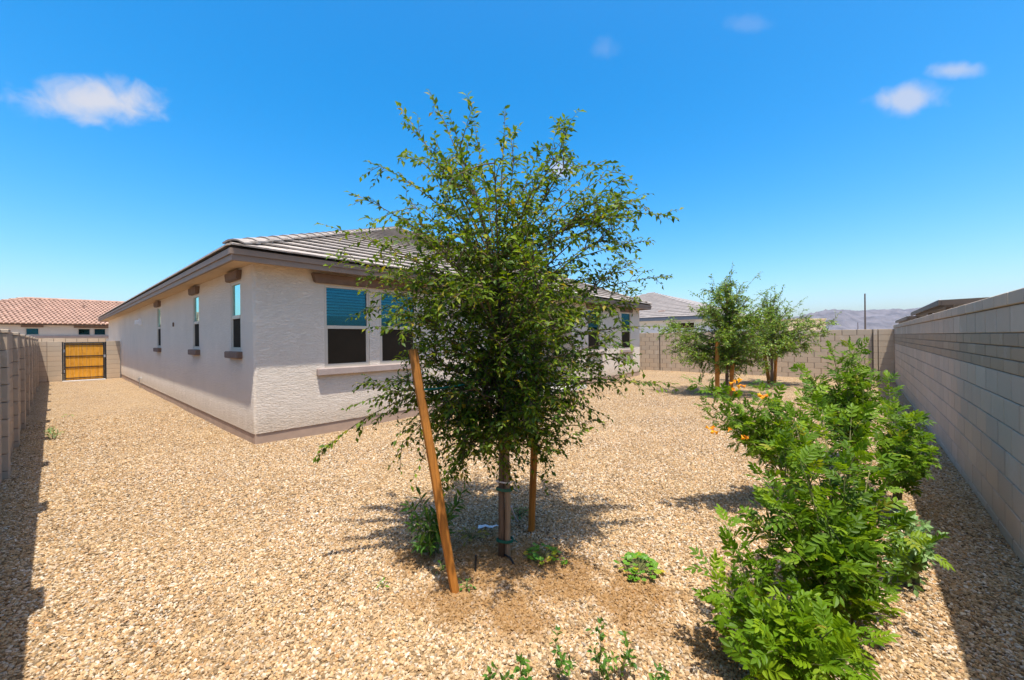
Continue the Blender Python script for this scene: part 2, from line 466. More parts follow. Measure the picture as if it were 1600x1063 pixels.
po['kind'] = 'stuff'; po['label'] = 'loose tan and grey gravel covering the yard'; po['category'] = 'gravel'
ng = bpy.data.node_groups.new('gravel_nodes', 'GeometryNodeTree')
ng.interface.new_socket('Geometry', in_out='INPUT', socket_type='NodeSocketGeometry')
ng.interface.new_socket('Geometry', in_out='OUTPUT', socket_type='NodeSocketGeometry')
gi = ng.nodes.new('NodeGroupInput'); go = ng.nodes.new('NodeGroupOutput')
ico = ng.nodes.new('GeometryNodeMeshIcoSphere'); ico.inputs['Radius'].default_value = .0076; ico.inputs['Subdivisions'].default_value = 1
sp = ng.nodes.new('GeometryNodeSetPosition')
nzz = ng.nodes.new('ShaderNodeTexNoise'); nzz.inputs['Scale'].default_value = 70
vm = ng.nodes.new('ShaderNodeVectorMath'); vm.operation = 'MULTIPLY_ADD'
vm.inputs[1].default_value = (.014,) * 3; vm.inputs[2].default_value = (-.007,) * 3
ng.links.new(nzz.outputs['Color'], vm.inputs[0]); ng.links.new(vm.outputs[0], sp.inputs['Offset'])
ng.links.new(ico.outputs['Mesh'], sp.inputs['Geometry'])
smn = ng.nodes.new('GeometryNodeSetMaterial'); smn.inputs['Material'].default_value = M['pebble']
ng.links.new(sp.outputs[0], smn.inputs['Geometry'])
iop = ng.nodes.new('GeometryNodeInstanceOnPoints')
ng.links.new(gi.outputs[0], iop.inputs['Points']); ng.links.new(smn.outputs[0], iop.inputs['Instance'])
rv = ng.nodes.new('FunctionNodeRandomValue'); rv.data_type = 'FLOAT_VECTOR'
rv.inputs[0].default_value = (-.65, -.65, 0); rv.inputs[1].default_value = (.65, .65, 6.28)
ng.links.new(rv.outputs[0], iop.inputs['Rotation'])
rs = ng.nodes.new('FunctionNodeRandomValue'); rs.data_type = 'FLOAT_VECTOR'; rs.inputs['Seed'].default_value = 3
rs.inputs[0].default_value = (.5, .45, .4); rs.inputs[1].default_value = (2.3, 1.6, 1.25)
ng.links.new(rs.outputs[0], iop.inputs['Scale'])
ng.links.new(iop.outputs[0], go.inputs[0])
po.modifiers.new('gravel', 'NODES').node_group = ng

# ------------------------------------------------------------------ block walls
BL = .4065
def run_blocks(parent, axis, face, thick, a0, a1, courses, mats, max_parts, near, name='block', bond=True, hide=None):
    """courses: (z0, h, matkey, depth extra). near: coordinate the piece distance is measured from"""
    items = []
    for ci, (z0, h, mk, ex) in enumerate(courses):
        off = (BL / 2 if ci % 2 else 0) if bond else 0
        a = a0 - off
        while a < a1 - .02:
            s, e = max(a, a0), min(a + BL, a1)
            if e - s > .03: items.append((abs((s + e) / 2 - near) + (1e3 if (hide and hide((s + e) / 2)) else 0), s, e, z0, h, mk, ex))
            a += BL
    items.sort(key=lambda q: q[0])
    rest = {}
    rr = random.Random(len(items))
    for i, (_, s, e, z0, h, mk, ex) in enumerate(items):
        w = e - s - .022; c = (s + e) / 2; hh = h - .007; d = thick + 2 * ex
        if i < max_parts and _ < 900:
            me = bev_box(w, d, hh, mk) if axis == 0 else bev_box(d, w, hh, mk)
            jit = rr.uniform(-.0015, .0015)
            place(name, me, parent, (c, face + jit, z0 + .0045) if axis == 0 else (face + jit, c, z0 + .0045))
        else:
            mb = rest.setdefault(mk, MB())
            if axis == 0: mb.box(c - w / 2, c + w / 2, face - d / 2, face + d / 2, z0 + .0045, z0 + h - .0045, rr.random())
            else: mb.box(face - d / 2, face + d / 2, c - w / 2, c + w / 2, z0 + .0045, z0 + h - .0045, rr.random())
    for mk, mb in rest.items(): stuff(mb.build('distant_blocks', mk, parent))

# right boundary wall (runs along X), inner face at Y = -0.835
RW_T = .15; RWY = -.835 - RW_T / 2
t = thing('block_wall', 'long grey concrete block wall with a capped top along the right side', 'wall', (8, RWY, 0))
cs = []; z = -.13
for k in range(7): cs.append((z, .2035, 'block_grey', 0)); z += .2035
for k in range(3): cs.append((z, .1017, 'block_brown', .001)); z += .1017
cs.append((z, .2035, 'block_grey', 0)); z += .2035
RW_TOP = z
run_blocks(t, 0, RWY, RW_T, -.6, 19.0, cs, None, 290, 5.0, hide=lambda c: c < 3.4)
cap_cs = [(RW_TOP, .105, 'block_grey', .014)]
run_blocks(t, 0, RWY, RW_T, -.6, 19.0, cap_cs, None, 40, 4.0, name='cap_block', hide=lambda c: c < 3.4)
MB().box(-.59, 18.99, RWY - RW_T / 2 + .011, RWY + RW_T / 2 - .011, -.15, RW_TOP + .095).build('mortar_core', 'mortar', t)

# far wall (runs along Y) at X = 18.75, with a proud pilaster in the corner
FWX = 18.75 + .075
t = thing('block_wall', 'tan concrete block wall across the far end behind the staked trees', 'wall', (FWX, 4, 0))
cs = [(-.05 + .2035 * k, .2035, 'block_tan', 0) for k in range(9)]
run_blocks(t, 1, FWX, .15, -.28, 12.2, cs, None, 290, 3.0, hide=lambda c: c > 8.6)
run_blocks(t, 1, FWX - .05, .25, -.833, -.30, [(a, b, c, 0) for a, b, c, d in cs], None, 40, 0, bond=False, name='pilaster_block')
MB().box(FWX - .068, FWX + .068, -.82, 12.2, -.1, 1.775).build('mortar_core', 'mortar', t)
MB().box(18.738, 18.76, 7.13, 7.16, 0, 1.76).build('control_joint', 'steel', t)

# left boundary wall (runs along Y): recessed panels at X = -0.40, pilasters at X = -0.35
t = thing('block_wall', 'tan block wall with a row of pilasters along the left edge', 'wall', (-.5, 12, 0))
LW_TOP = 1.72
cs = []; z = -.11
while z < LW_TOP - .05: cs.append((z, .2035, 'block_pink', 0)); z += .2035
run_blocks(t, 1, -.475, .15, -.6, 25.0, cs, None, 0, 4)
MB().box(-.545, -.406, -.59, 24.99, -.15, z - .01).build('mortar_core', 'mortar', t)
yp = 1.30; LTOP = z
while yp < 24.5:
    for k, (z0, h, mk, e) in enumerate(cs):
        place('pilaster_block', bev_box(.20, .305, h - .008, mk), t, (-.4505, yp, z0 + .004))
    place('pilaster_cap', bev_box(.215, .33, .045, 'block_pink'), t, (-.448, yp, LTOP + .001))
    yp += 2.15
stuffed = MB()
a = -.6
while a < 24.9:
    stuffed.box(-.55, -.40, a, a + BL - .01, LTOP, LTOP + .04, random.Random(int(a * 10)).random()); a += BL
stuff(stuffed.build('cap_course', 'block_pink', t))

# gate wall at Y = 25
GY = 25.0
for (x0, x1, nm) in ((-.395, .235, 'short tan block wall section left of the wooden gate'), (1.545, 1.985, 'short pale block wall section between wooden gate and house')):
    t = thing('block_wall', nm, 'wall', ((x0 + x1) / 2, GY + .08, -.1))
    mk = 'block_tan'
    for k in range(9):
        z0 = -.17 + .2035 * k
        if x0 < 0:
            for (s, e) in ((x0, x0 + .235), (x0 + .24, x1)):
                place('block', bev_box(e - s - .008, .15, .195, 'block_pink' if s < -.3 else mk), t, ((s + e) / 2, GY + .08, z0))
        else:
            place('block', bev_box(x1 - x0 - .008, .15, .195, mk), t, ((x0 + x1) / 2, GY + .08, z0))
    MB().box(x0 + .005, x1 - .005, GY + .012, GY + .148, -.17, 1.655).build('mortar_core', 'mortar', t)

t = thing('yard_gate', 'orange wooden board gate in a black steel frame between block walls', 'gate', (.89, GY, -.05))
gx0, gx1, gz0, gz1 = .30, 1.49, -.02, 1.61
fr = MB(); b = .045
fr.box(gx0, gx0 + b, GY, GY + b, gz0, gz1).box(gx1 - b, gx1, GY, GY + b, gz0, gz1)
fr.box(gx0 + b, gx1 - b, GY, GY + b, gz1 - b, gz1).box(gx0 + b, gx1 - b, GY, GY + b, gz0, gz0 + b)
fr.build('frame', 'steel', t)
for zz in (.10, .56, 1.02, 1.50):
    MB().box(gx0 + b, gx1 - b, GY - .004, GY + .016, zz, zz + .028).build('rail', 'steel', t)
nb = 9; bw = (gx1 - gx0 - 2 * b) / nb
for k in range(nb):
    place('board', bev_box(bw - .004, .018, gz1 - gz0 - 2 * b - .004, 'gatewood', .003), t, (gx0 + b + bw * (k + .5), GY + .028, gz0 + b + .002))
for xx in (gx0 - .055, gx1 + .005):
    MB().box(xx, xx + .048, GY + .01, GY + .06, -.15, 1.63).build('post', 'steel', t)
for zz in (.35, 1.2):
    MB().box(gx0 - .01, gx0 + .02, GY - .012, GY + .0, zz, zz + .12).build('hinge', 'galv', t)
MB().box(gx1 - .03, gx1 + .03, GY - .02, GY, .95, 1.07).build('latch', 'galv', t)
t = tag(MB().box(.25, 1.5, GY - .35, GY + .3, -.06, -.012 + .03).build('threshold_slab', 'concrete'), 'small concrete slab in gravel under the wooden gate', 'slab')

# ------------------------------------------------------------------ the house
HX0, HX1, HY0, HY1 = 2.01, 16.1, 6.98, 31.0
SOFF, OV = 2.78, .36
house = thing('stucco_house', 'beige stucco house with brown fascia and grey tile hip roof', 'house', (HX0, HY0, 0))
STEM_Z = .17
def wall_grid(name, axis, face, a0, a1, openings, inward, mat='stucco', z0=STEM_Z, z1=SOFF, th=.16):
    """boxes round the openings; axis = running axis; inward = +1/-1 direction into the house"""
    us = sorted({a0, a1, *[o[0] for o in openings], *[o[1] for o in openings]})
    zs = sorted({z0, z1, *[o[2] for o in openings], *[o[3] for o in openings]})
    mb = MB()
    for i in range(len(us) - 1):
        j = 0
        while j < len(zs) - 1:
            um = (us[i] + us[i + 1]) / 2
            def solid(jj):
                zm = (zs[jj] + zs[jj + 1]) / 2
                return not any(o[0] < um < o[1] and o[2] < zm < o[3] for o in openings)
            if not solid(j): j += 1; continue
            k = j
            while k + 1 < len(zs) - 1 and solid(k + 1): k += 1
            f0, f1 = sorted((face, face + inward * th))
            if axis == 0: mb.box(us[i], us[i + 1], f0, f1, zs[j], zs[k + 1])
            else: mb.box(f0, f1, us[i], us[i + 1], zs[j], zs[k + 1])
            j = k + 1
    return mb.build(name, mat, house)
side_w = [(7.60, 8.14), (10.42, 10.96), (14.95, 15.52)]
rear_w = [(3.08, 3.92), (4.13, 4.97)]
rear_w2 = [(11.90, 12.74), (14.42, 15.26)]
SW_Z = (1.43, 2.59); RW_Z = (1.12, 2.56)
BN = .05                                                   # bullnose corner radius
wall_grid('wall', 1, HX0, HY0 + BN, HY1, [(a, b, *SW_Z) for a, b in side_w], 1)
PX0, PX1, PYB = 7.2, 10.9, 10.4
wall_grid('wall', 0, HY0, HX0 + BN, PX0, [(a, b, *RW_Z) for a, b in rear_w], 1)
wall_grid('wall', 0, HY0, PX1, HX1, [(a, b, *RW_Z) for a, b in rear_w2], 1)
wall_grid('wall', 1, PX0, HY0 + .16, PYB, [], -1)
wall_grid('wall', 1, PX1, HY0 + .16, PYB, [], 1)
wall_grid('wall', 0, PYB, PX0 - .16, PX1 + .16, [(7.9, 10.2, .175, 2.3)], 1)
wall_grid('wall', 1, HX1, HY0 + .16, HY1, [], -1)
wall_grid('wall', 0, HY1, HX0 + .16, HX1 - .16, [], -1)
cb = MB(); poly = [(HX0 + BN + .1, HY0 + BN + .1), (HX0 + .0, HY0 + BN)]
poly = [(HX0 + BN, HY0 + BN)] + [(HX0 + BN - BN * math.cos(a), HY0 + BN - BN * math.sin(a)) for a in np.linspace(0, math.pi / 2, 9)]
cb.prism(poly, 2, STEM_Z, SOFF).build('corner_bead', 'stucco', house, smooth=False)
st = MB(); i_ = .012
for (x0, x1, y0, y1) in ((HX0 + i_, HX0 + .2, HY0 + i_, HY1), (HX0 + .2, PX0 - i_, HY0 + i_, HY0 + .2), (PX1 + i_, HX1 - i_, HY0 + i_, HY0 + .2), (HX1 - .2, HX1 - i_, HY0 + .2, HY1)):
    st.box(x0, x1, y0, y1, -.15, STEM_Z - .001)
st.build('stem_wall', 'stem', house)
MB().box(PX0 - .15, PX1 + .15, HY0 - .45, PYB + .02, -.1, .10).build('patio_slab', 'concrete', house)

def window(axis, face, a0, a1, z0, z1, inward, glass, blind):
    """vinyl single-hung window in an opening; recess .05"""
    rc = face + inward * .008; fw = .045
    def bx(mb, u0, u1, d0, d1, q0, q1):
        p0, p1 = sorted((rc + inward * d0, rc + inward * d1))
        return mb.box(u0, u1, p0, p1, q0, q1) if axis == 0 else mb.box(p0, p1, u0, u1, q0, q1)
    zm = z0 + (z1 - z0) * .49
    f = MB()
    bx(f, a0 + .002, a0 + fw, 0, .07, z0 + .002, z1 - .002); bx(f, a1 - fw, a1 - .002, 0, .07, z0 + .002, z1 - .002)
    bx(f, a0 + fw, a1 - fw, 0, .07, z1 - fw, z1 - .002); bx(f, a0 + fw, a1 - fw, 0, .07, z0 + .002, z0 + fw)
    w = f.build('window', 'frame', house)
    bx(MB(), a0 + fw, a1 - fw, -.008, .05, zm - .028, zm + .028).build('meeting_rail', 'frame', w)
    bx(MB(), a0 + fw, a1 - fw, .022, .028, zm + .028, z1 - fw).build('pane', glass, w)
    s = MB(); k = .018
    bx(s, a0 + fw, a0 + fw + k, .004, .02, z0 + fw, zm - .028); bx(s, a1 - fw - k, a1 - fw, .004, .02, z0 + fw, zm - .028)
    bx(s, a0 + fw + k, a1 - fw - k, .004, .02, z0 + fw, z0 + fw + k)
    s.build('screen_frame', 'frame', w)
    bx(MB(), a0 + fw + k, a1 - fw - k, .012, .016, z0 + fw + k, zm - .028).build('insect_screen', 'screen', w)
    if blind:
        bl = MB(); zz = zm + .20
        while zz < z1 - fw - .01:
            bx(bl, a0 + fw + .01, a1 - fw - .01, .055, .075, zz, zz + .030); zz += .052
        bl.build('blind', 'blind', w)
    bx(MB(), a0 - .1, a1 + .1, .4, .42, z0 - .1, z1 + .1).build('room_backdrop', 'room', w)
def header(axis, face, a0, a1, z0, z1, inward, pr=.07, splay=.05):
    o0 = face - inward * pr
    f0 = face + inward * .01
    # tapered ends: wider at the top
    vs_ = []
    for (d, sgn) in ((o0, 1), (f0, 1)):
        for (u, zz) in ((a0 + splay, z0), (a1 - splay, z0), (a1, z1), (a0, z1)):
            vs_.append((u, d, zz) if axis == 0 else (d, u, zz))
    bm = bmesh.new(); bv = [bm.verts.new(v) for v in vs_]
    for f in ((0, 1, 2, 3), (7, 6, 5, 4), (0, 4, 5, 1), (1, 5, 6, 2), (2, 6, 7, 3), (3, 7, 4, 0)): bm.faces.new([bv[i] for i in f])
    bmesh.ops.recalc_face_normals(bm, faces=bm.faces)
    bmesh.ops.bevel(bm, geom=bm.edges[:], offset=.012, segments=2, affect='EDGES')
    me = bpy.data.meshes.new('window_header'); bm.to_mesh(me); bm.free(); me.materials.append(M['trim'])
    return place('window_header', me, house)
def sill(axis, face, a0, a1, z0, z1, inward, mat, pr=.085):
    c = (a0 + a1) / 2; me = bev_box(a1 - a0, pr + .02, z1 - z0, mat, .012) if axis == 0 else bev_box(pr + .02, a1 - a0, z1 - z0, mat, .012)
    dd = face - inward * (pr / 2 - .01)
    place('window_sill', me, house, (c, dd, z0) if axis == 0 else (dd, c, z0))
for (a, b) in side_w:
    window(1, HX0, a, b, *SW_Z, 1, 'glass_sky', False)
    header(1, HX0, a - .10, b + .10, SW_Z[1] + .01, SW_Z[1] + .155, 1)
    sill(1, HX0, a - .08, b + .08, SW_Z[0] - .115, SW_Z[0] - .003, 1, 'trim')
for (a, b) in rear_w + rear_w2:
    window(0, HY0, a, b, *RW_Z, 1, 'glass', True)
header(0, HY0, 2.86, 5.20, RW_Z[1] + .015, RW_Z[1] + .175, 1)
sill(0, HY0, 2.94, 5.11, RW_Z[0] - .125, RW_Z[0] - .003, 1, 'sillm')
for (a, b) in rear_w2:
    header(0, HY0, a - .12, b + .12, RW_Z[1] + .015, RW_Z[1] + .175, 1)
    sill(0, HY0, a - .14, b + .14, RW_Z[0] - .125, RW_Z[0] - .003, 1, 'sillm')
# patio sliding door
sd = MB(); sd.box(7.9, 7.96, PYB + .03, PYB + .11, .18, 2.3).box(10.14, 10.2, PYB + .03, PYB + .11, .18, 2.3).box(7.96, 10.14, PYB + .03, PYB + .11, 2.24, 2.3).box(9.02, 9.08, PYB + .03, PYB + .11, .18, 2.24)
sd = sd.build('sliding_door', 'frame', house)
MB().box(7.96, 10.14, PYB + .06, PYB + .066, .18, 2.24).build('pane', 'glass', sd)
MB().box(7.8, 10.3, PYB + .5, PYB + .52, .1, 2.4).build('room_backdrop', 'room', sd)

# roof: pyramid-like hip, pitch 5:12
EX0, EX1, EY0, EY1 = HX0 - OV, HX1 + OV, HY0 - OV, HY1 + OV
EZ, PITCH = 2.915, .419
half = (EX1 - EX0) / 2; AX = (EX0 + EX1) / 2; AZ = EZ + half * PITCH
deck = MB()
a = (EX0, EY0, EZ); b = (EX1, EY0, EZ); c = (EX1, EY1, EZ); d = (EX0, EY1, EZ)
p = (AX, EY0 + half, AZ); q = (AX, EY1 - half, AZ)
deck.add([a, b, c, d, p, q], [(0, 1, 4), (1, 2, 5, 4), (2, 3, 5), (3, 0, 4, 5), (3, 2, 1, 0)])
roof = deck.build('roof', 'underlay', house)
sf = MB(); sf.box(EX0 + .02, HX0, EY0 + .02, EY1 - .02, SOFF, SOFF + .012).box(HX1, EX1 - .02, EY0 + .02, EY1 - .02, SOFF, SOFF + .012)
sf.box(HX0, HX1, EY0 + .02, HY0 + .1, SOFF, SOFF + .012).box(PX0, PX1, HY0 + .1, PYB, SOFF, SOFF + .012)
sf.build('soffit', 'soffit', house)
# patio beam closes the roof edge over the patio opening
MB().box(PX0, PX1, HY0 + .02, HY0 + .22, 2.50, SOFF - .001).build('patio_beam', 'stucco', house)
def ring(name, o, th, z0, z1, mat):
    r = MB(); x0, x1, y0, y1 = EX0 - o, EX1 + o, EY0 - o, EY1 + o
    r.box(x0, x1, y0, y0 + th, z0, z1).box(x0, x1, y1 - th, y1, z0, z1)
    r.box(x0, x0 + th, y0 + th, y1 - th, z0, z1).box(x1 - th, x1, y0 + th, y1 - th, z0, z1)
    return r.build(name, mat, house)
ring('fascia', 0, .04, 2.735, 2.82, 'fascia')
ring('fascia', .022, .05, 2.821, EZ - .012, 'fascia')

# tiles, rear plane (faces -Y). A tile is a slanted slab; its tail rests on the course below
SL = math.hypot(1, PITCH); ang = math.atan(PITCH)
TW, TE, TT = .335, .345, .024
tilt = math.atan(.040 / TE)
def tile_mesh(mat):
    m_ = MB(); m_.box(-.5, .5, -.02, TE * 1.06, 0, TT)
    return m_.mesh('roof_tile', mat)
tile_me = tile_mesh('tile')
rr = random.Random(3)
rot_rear = Quaternion((1, 0, 0), ang - tilt)
cand = []
nrow = int(half * SL / TE) + 1
for j in range(nrow):
    y = j * TE / SL                         # horizontal run from the eave
    if y > half - .1: break
    x0 = EX0 + max(0, y + .05) - (.05 if j == 0 else 0); x1 = EX1 - max(0, y + .05)
    xx = x0 - rr.uniform(0, TW) if j % 2 else x0 - TW * .5 + rr.uniform(-.1, .1)
    while xx < x1:
        s, e = max(xx, x0), min(xx + TW, x1)
        if e - s > .03: cand.append((s, e, y, j))
        xx += TW
cand.sort(key=lambda q_: math.hypot((q_[0] + q_[1]) / 2, EY0 + q_[2]) + q_[2] * .6)
rest = MB()
for i, (s, e, y, j) in enumerate(cand):
    W = Vector(((s + e) / 2, EY0 + y - (.045 if j == 0 else 0), EZ + y * PITCH + .036 - (.010 if j == 0 else 0)))
    W.z += rr.uniform(-.002, .002)
    if i < 300: place('roof_tile', tile_me, roof, W, rot_rear, (e - s - .004, 1, 1))
    else:
        q4 = rot_rear.to_matrix()
        w = (e - s - .004) / 2
        vs_ = [W + q4 @ Vector((sx * w, yy, zz)) for zz in (0, TT) for (sx, yy) in ((-1, -.02), (1, -.02), (1, TE * 1.06), (-1, TE * 1.06))]
        rest.add(vs_, [(0, 3, 2, 1), (4, 5, 6, 7), (0, 1, 5, 4), (1, 2, 6, 5), (2, 3, 7, 6), (3, 0, 4, 7)], rr.random())
stuff(rest.build('upper_tiles', 'tile', roof))
# the other slopes: full-length courses (seen only edge-on at the eave)
oth = MB()
for j in range(nrow):
    y = j * TE / SL
    if y > half - .15: break
    z = EZ + y * PITCH + .036
    for sgn, ex in ((1, EX0), (-1, EX1)):
        xa = ex + sgn * (y - (.045 if j == 0 else .02)); xb = ex + sgn * (y + TE * 1.0)
        za, zb = z - .01, z + TE * (PITCH / SL - .05) - .02
        ya, yb = EY0 + y + .05, EY1 - y - .05
        vs_ = [(xa, ya, za), (xa, yb, za), (xb, yb, zb), (xb, ya, zb), (xa, ya, za + TT), (xa, yb, za + TT), (xb, yb, zb + TT), (xb, ya, zb + TT)]
        oth.add(vs_, [(0, 3, 2, 1), (4, 5, 6, 7), (0, 1, 5, 4), (1, 2, 6, 5), (2, 3, 7, 6), (3, 0, 4, 7)])
stuff(oth.build('side_tiles', 'tile', roof))
# hip caps
def cap_mesh():
    m_ = MB(); w, dr, L, th = .15, .054, .43, .022
    prof = [(-w, -dr), (-w * .45, -.012), (0, 0), (w * .45, -.012), (w, -dr)]
    vs_ = []
    for (yy, lift) in ((0, .022), (L, -.004)):
        for (u, h) in prof: vs_.append((u, yy, h + lift))
        for (u, h) in prof: vs_.append((u, yy, h + lift - th))
    fs = []
    for i in range(4):
        fs += [(i, i + 1, 10 + i + 1, 10 + i), (5 + i, 10 + 5 + i, 10 + 6 + i, 6 + i), (i, 5 + i, 6 + i, i + 1), (10 + i, 11 + i, 16 + i, 15 + i)]
    fs += [(0, 10, 15, 5), (4, 9, 19, 14)]
    m_.add(vs_, fs); return m_.mesh('hip_cap', 'tile_edge')
cap_me = cap_mesh()
def hip(c0, c1):
    c0, c1 = Vector(c0), Vector(c1); dv = (c1 - c0); L = dv.length; dv.normalize()
    xax = dv.cross(Vector((0, 0, 1))).normalized(); zax = xax.cross(dv)
    rot = Matrix((xax, dv, zax)).transposed().to_quaternion()
    k = .06
    while k < L - .2:
        place('hip_cap', cap_me, roof, c0 + dv * k + zax * .09, rot); k += .37
hip((EX0, EY0, EZ), p); hip((EX1, EY0, EZ), p)
# roof ridge
ridge = MB(); ridge.prism([(AX - .2, AZ + .03), (AX, AZ + .12), (AX + .2, AZ + .03)], 1, EY0 + half - .1, EY1 - half + .1); ridge.build('ridge', 'tile_edge', roof)
# wall fittings
YF = 18.7
ob = MB(); ob.box(HX0 - .06, HX0 - .002, YF - .10, YF + .10, 2.18, 2.40); ob.box(HX0 - .16, HX0 - .06, YF - .07, YF + .07, 2.21, 2.34)
ob.build('dryer_vent', 'white_plastic', house)
hb = MB(); hb.tube([Vector((HX0 - .002, YF, .36)), Vector((HX0 - .09, YF, .36)), Vector((HX0 - .09, YF, .27))], .013, 8); hb.tube([Vector((HX0 - .07, YF - .03, .40)), Vector((HX0 - .07, YF + .03, .40))], .008, 6)
hb.tube([Vector((HX0 - .05, YF + .1, -.02)), Vector((HX0 - .05, YF + .1, .38))], .011, 6)
hb.build('hose_bib', 'galv', house)
MB().box(HX0 - .03, HX0 - .002, 13.02, 13.06, 1.98, 2.08).build('conduit_stub', 'trim', house)

# ------------------------------------------------------------------ neighbouring buildings
# clay-tile house behind the gate, faces -Y at Y = 36
nbh = thing('neighbour_house', 'neighbouring house with red clay tile roof beyond the gate', 'house', (0, 36.4, 0))
NX0, NX1, NY = -6.2, 9.0, 36.0
nw = MB()
ops = [(on_y(x0, 520, 36.4).x, on_y(x1, 520, 36.4).x, on_y(x0, yb, 36.4).z, on_y(x0, yt, 36.4).z) for (x0, x1, yt, yb) in ((39, 62, 512, 524), (121, 142, 513, 524.3), (146, 166, 513, 524.3))]
us = sorted({NX0 + .4, NX1 - .4, *[o[0] for o in ops], *[o[1] for o in ops]})
for i in range(len(us) - 1):
    um = (us[i] + us[i + 1]) / 2; hit = [o for o in ops if o[0] < um < o[1]]
    if hit:
        nw.box(us[i], us[i + 1], 36.4, 36.55, 0, hit[0][2]).box(us[i], us[i + 1], 36.4, 36.55, hit[0][3], 2.66)
    else: nw.box(us[i], us[i + 1], 36.4, 36.55, 0, 2.66)
nw.box(NX0 + .4, NX0 + .55, 36.55, 46, 0, 2.66)
nw.build('wall', 'stucco_tan', nbh)
for o in ops:
    w = MB(); k = .05
    w.box(o[0], o[0] + k, 36.43, 36.5, o[2], o[3]).box(o[1] - k, o[1], 36.43, 36.5, o[2], o[3]).box(o[0] + k, o[1] - k, 36.43, 36.5, o[3] - k, o[3]).box(o[0] + k, o[1] - k, 36.43, 36.5, o[2], o[2] + k)
    w = w.build('window', 'frame', nbh)
    MB().box(o[0] + k, o[1] - k, 36.46, 36.47, o[2] + k, o[3] - k).build('pane', 'glass', w)
    MB().box(o[0] - .1, o[1] + .1, 36.8, 36.82, o[2] - .1, o[3] + .1).build('room_backdrop', 'room', w)
MB().box(ops[0][0] - .15, ops[0][1] + .15, 36.33, 36.42, ops[0][3] + .02, ops[0][3] + .14).build('window_header', 'trim', nbh)
MB().box(ops[1][0] - .15, ops[2][1] + .15, 36.33, 36.42, ops[1][3] + .02, ops[1][3] + .14).build('window_header', 'trim', nbh)
MB().box(NX0 + .4, NX1, 36.34, 36.42, ops[0][2] - .16, ops[0][2] - .02).build('band', 'sillm', nbh)
NE, NRZ, NRY = 2.72, 4.46, 41.0
rf = MB(); rf.add([(NX0, NY, NE), (NX1 + 5, NY, NE), (NX1 + 5, 46, NE), (NX0, 46, NE), (NX0 + 5, NRY, NRZ), (NX1 + 5, NRY, NRZ)], [(0, 1, 5, 4), (0, 4, 3), (2, 3, 4, 5), (0, 3, 2, 1), (1, 2, 5)])
rf = rf.build('roof', 'clay', nbh)
# barrel tiles: rows of half-round pieces
bt = MB(); rows = 15; rl = 5.0 / rows; tw = .20
rr = random.Random(9)
for j in range(rows):
    y0, y1 = NY + j * rl - .05, NY + (j + 1) * rl + .02
    z0 = NE + j * rl * .348 + .05; z1 = z0 + (rl + .07) * .348 - .035
    xx = NX0 + j * rl
    while xx < 8.5:
        vs_ = []; rn = rr.random()
        for (yy, zz, k) in ((y0, z0, 1), (y1, z1, .85)):
            for q_ in range(6):
                th = math.pi * q_ / 5
                vs_.append((xx + tw / 2 - math.cos(th) * tw * .42 * k, yy, zz + math.sin(th) * .06 * k - .02))
        bt.add(vs_, [(q_, q_ + 1, 7 + q_, 6 + q_) for q_ in range(5)] + [(5, 4, 3, 2, 1, 0)], rn)
        xx += tw
stuff(bt.build('clay_tiles', 'clay', rf))
rc = MB(); xx = NX0 + 5
while xx < 9:
    rc.tube([Vector((xx, NRY, NRZ + .02)), Vector((xx + .42, NRY, NRZ + .05))], [.13, .11], 8); xx += .36
for k in range(18):
    a0 = Vector((NX0, NY, NE)).lerp(Vector((NX0 + 5, NRY, NRZ)), k / 18); a1 = Vector((NX0, NY, NE)).lerp(Vector((NX0 + 5, NRY, NRZ)), (k + 1.1) / 18)
    rc.tube([a0 + Vector((0, 0, .05)), a1 + Vector((0, 0, .02))], [.12, .10], 8)
stuff(rc.build('ridge_caps', 'clay', rf))
for (px, py) in ((86, 499), (130, 480)):
    v = on_y(px, py, 37.3 if py > 490 else 39.4)
    MB().tube([v + Vector((0, 0, -.3)), v + Vector((0, 0, .12))], .06, 8).build('vent_pipe', 'clay', rf)
# wall of that lot, seen over the gate
t = thing('block_wall', 'pale block wall just behind the wooden gate beyond the yard', 'wall', (1, 31.8, 0))
run_blocks(t, 0, 31.8, .15, -2.0, 1.95, [(.2035 * k, .2035, 'block_tan', 0) for k in range(9)], None, 20, 0, hide=lambda c: False)
MB().box(-2, 1.95, 31.735, 31.865, -.05, 1.82).build('mortar_core', 'mortar', t)

# grey-roofed neighbour beyond the far wall
nb2 = thing('neighbour_house', 'white neighbouring house with grey hip roof beyond the far wall', 'house', (24, 12, 0))
W2 = 24.0; E2 = 23.55; Y2a, Y2b = 5.3, 19.0
MB().box(W2, 33, Y2a + .45, 10.00, 0, 2.72).build('wall', 'stucco_white', nb2)
MB().box(W2, 33, 10.0, Y2b - .45, 0, 2.72).build('wall', 'stucco_white', nb2)
ya, yb = on_x(1085, 508, W2).y, on_x(1049, 508, W2).y
za, zb = on_x(1060, 513, W2).z, on_x(1060, 505, W2).z
w = MB(); w.box(W2 - .05, W2 - .002, ya, yb, za - .06, za).box(W2 - .05, W2 - .002, ya, yb, zb, zb + .06).box(W2 - .05, W2 - .002, ya - .06, ya, za - .06, zb + .06).box(W2 - .05, W2 - .002, yb, yb + .06, za - .06, zb + .06)
w = w.build('window', 'stucco_white', nb2)
MB().box(W2 - .03, W2 - .006, ya, yb, za, zb).build('pane', 'screen', w)
hf = (Y2b - Y2a) / 2; Z2 = 2.74; ax2 = E2 + hf
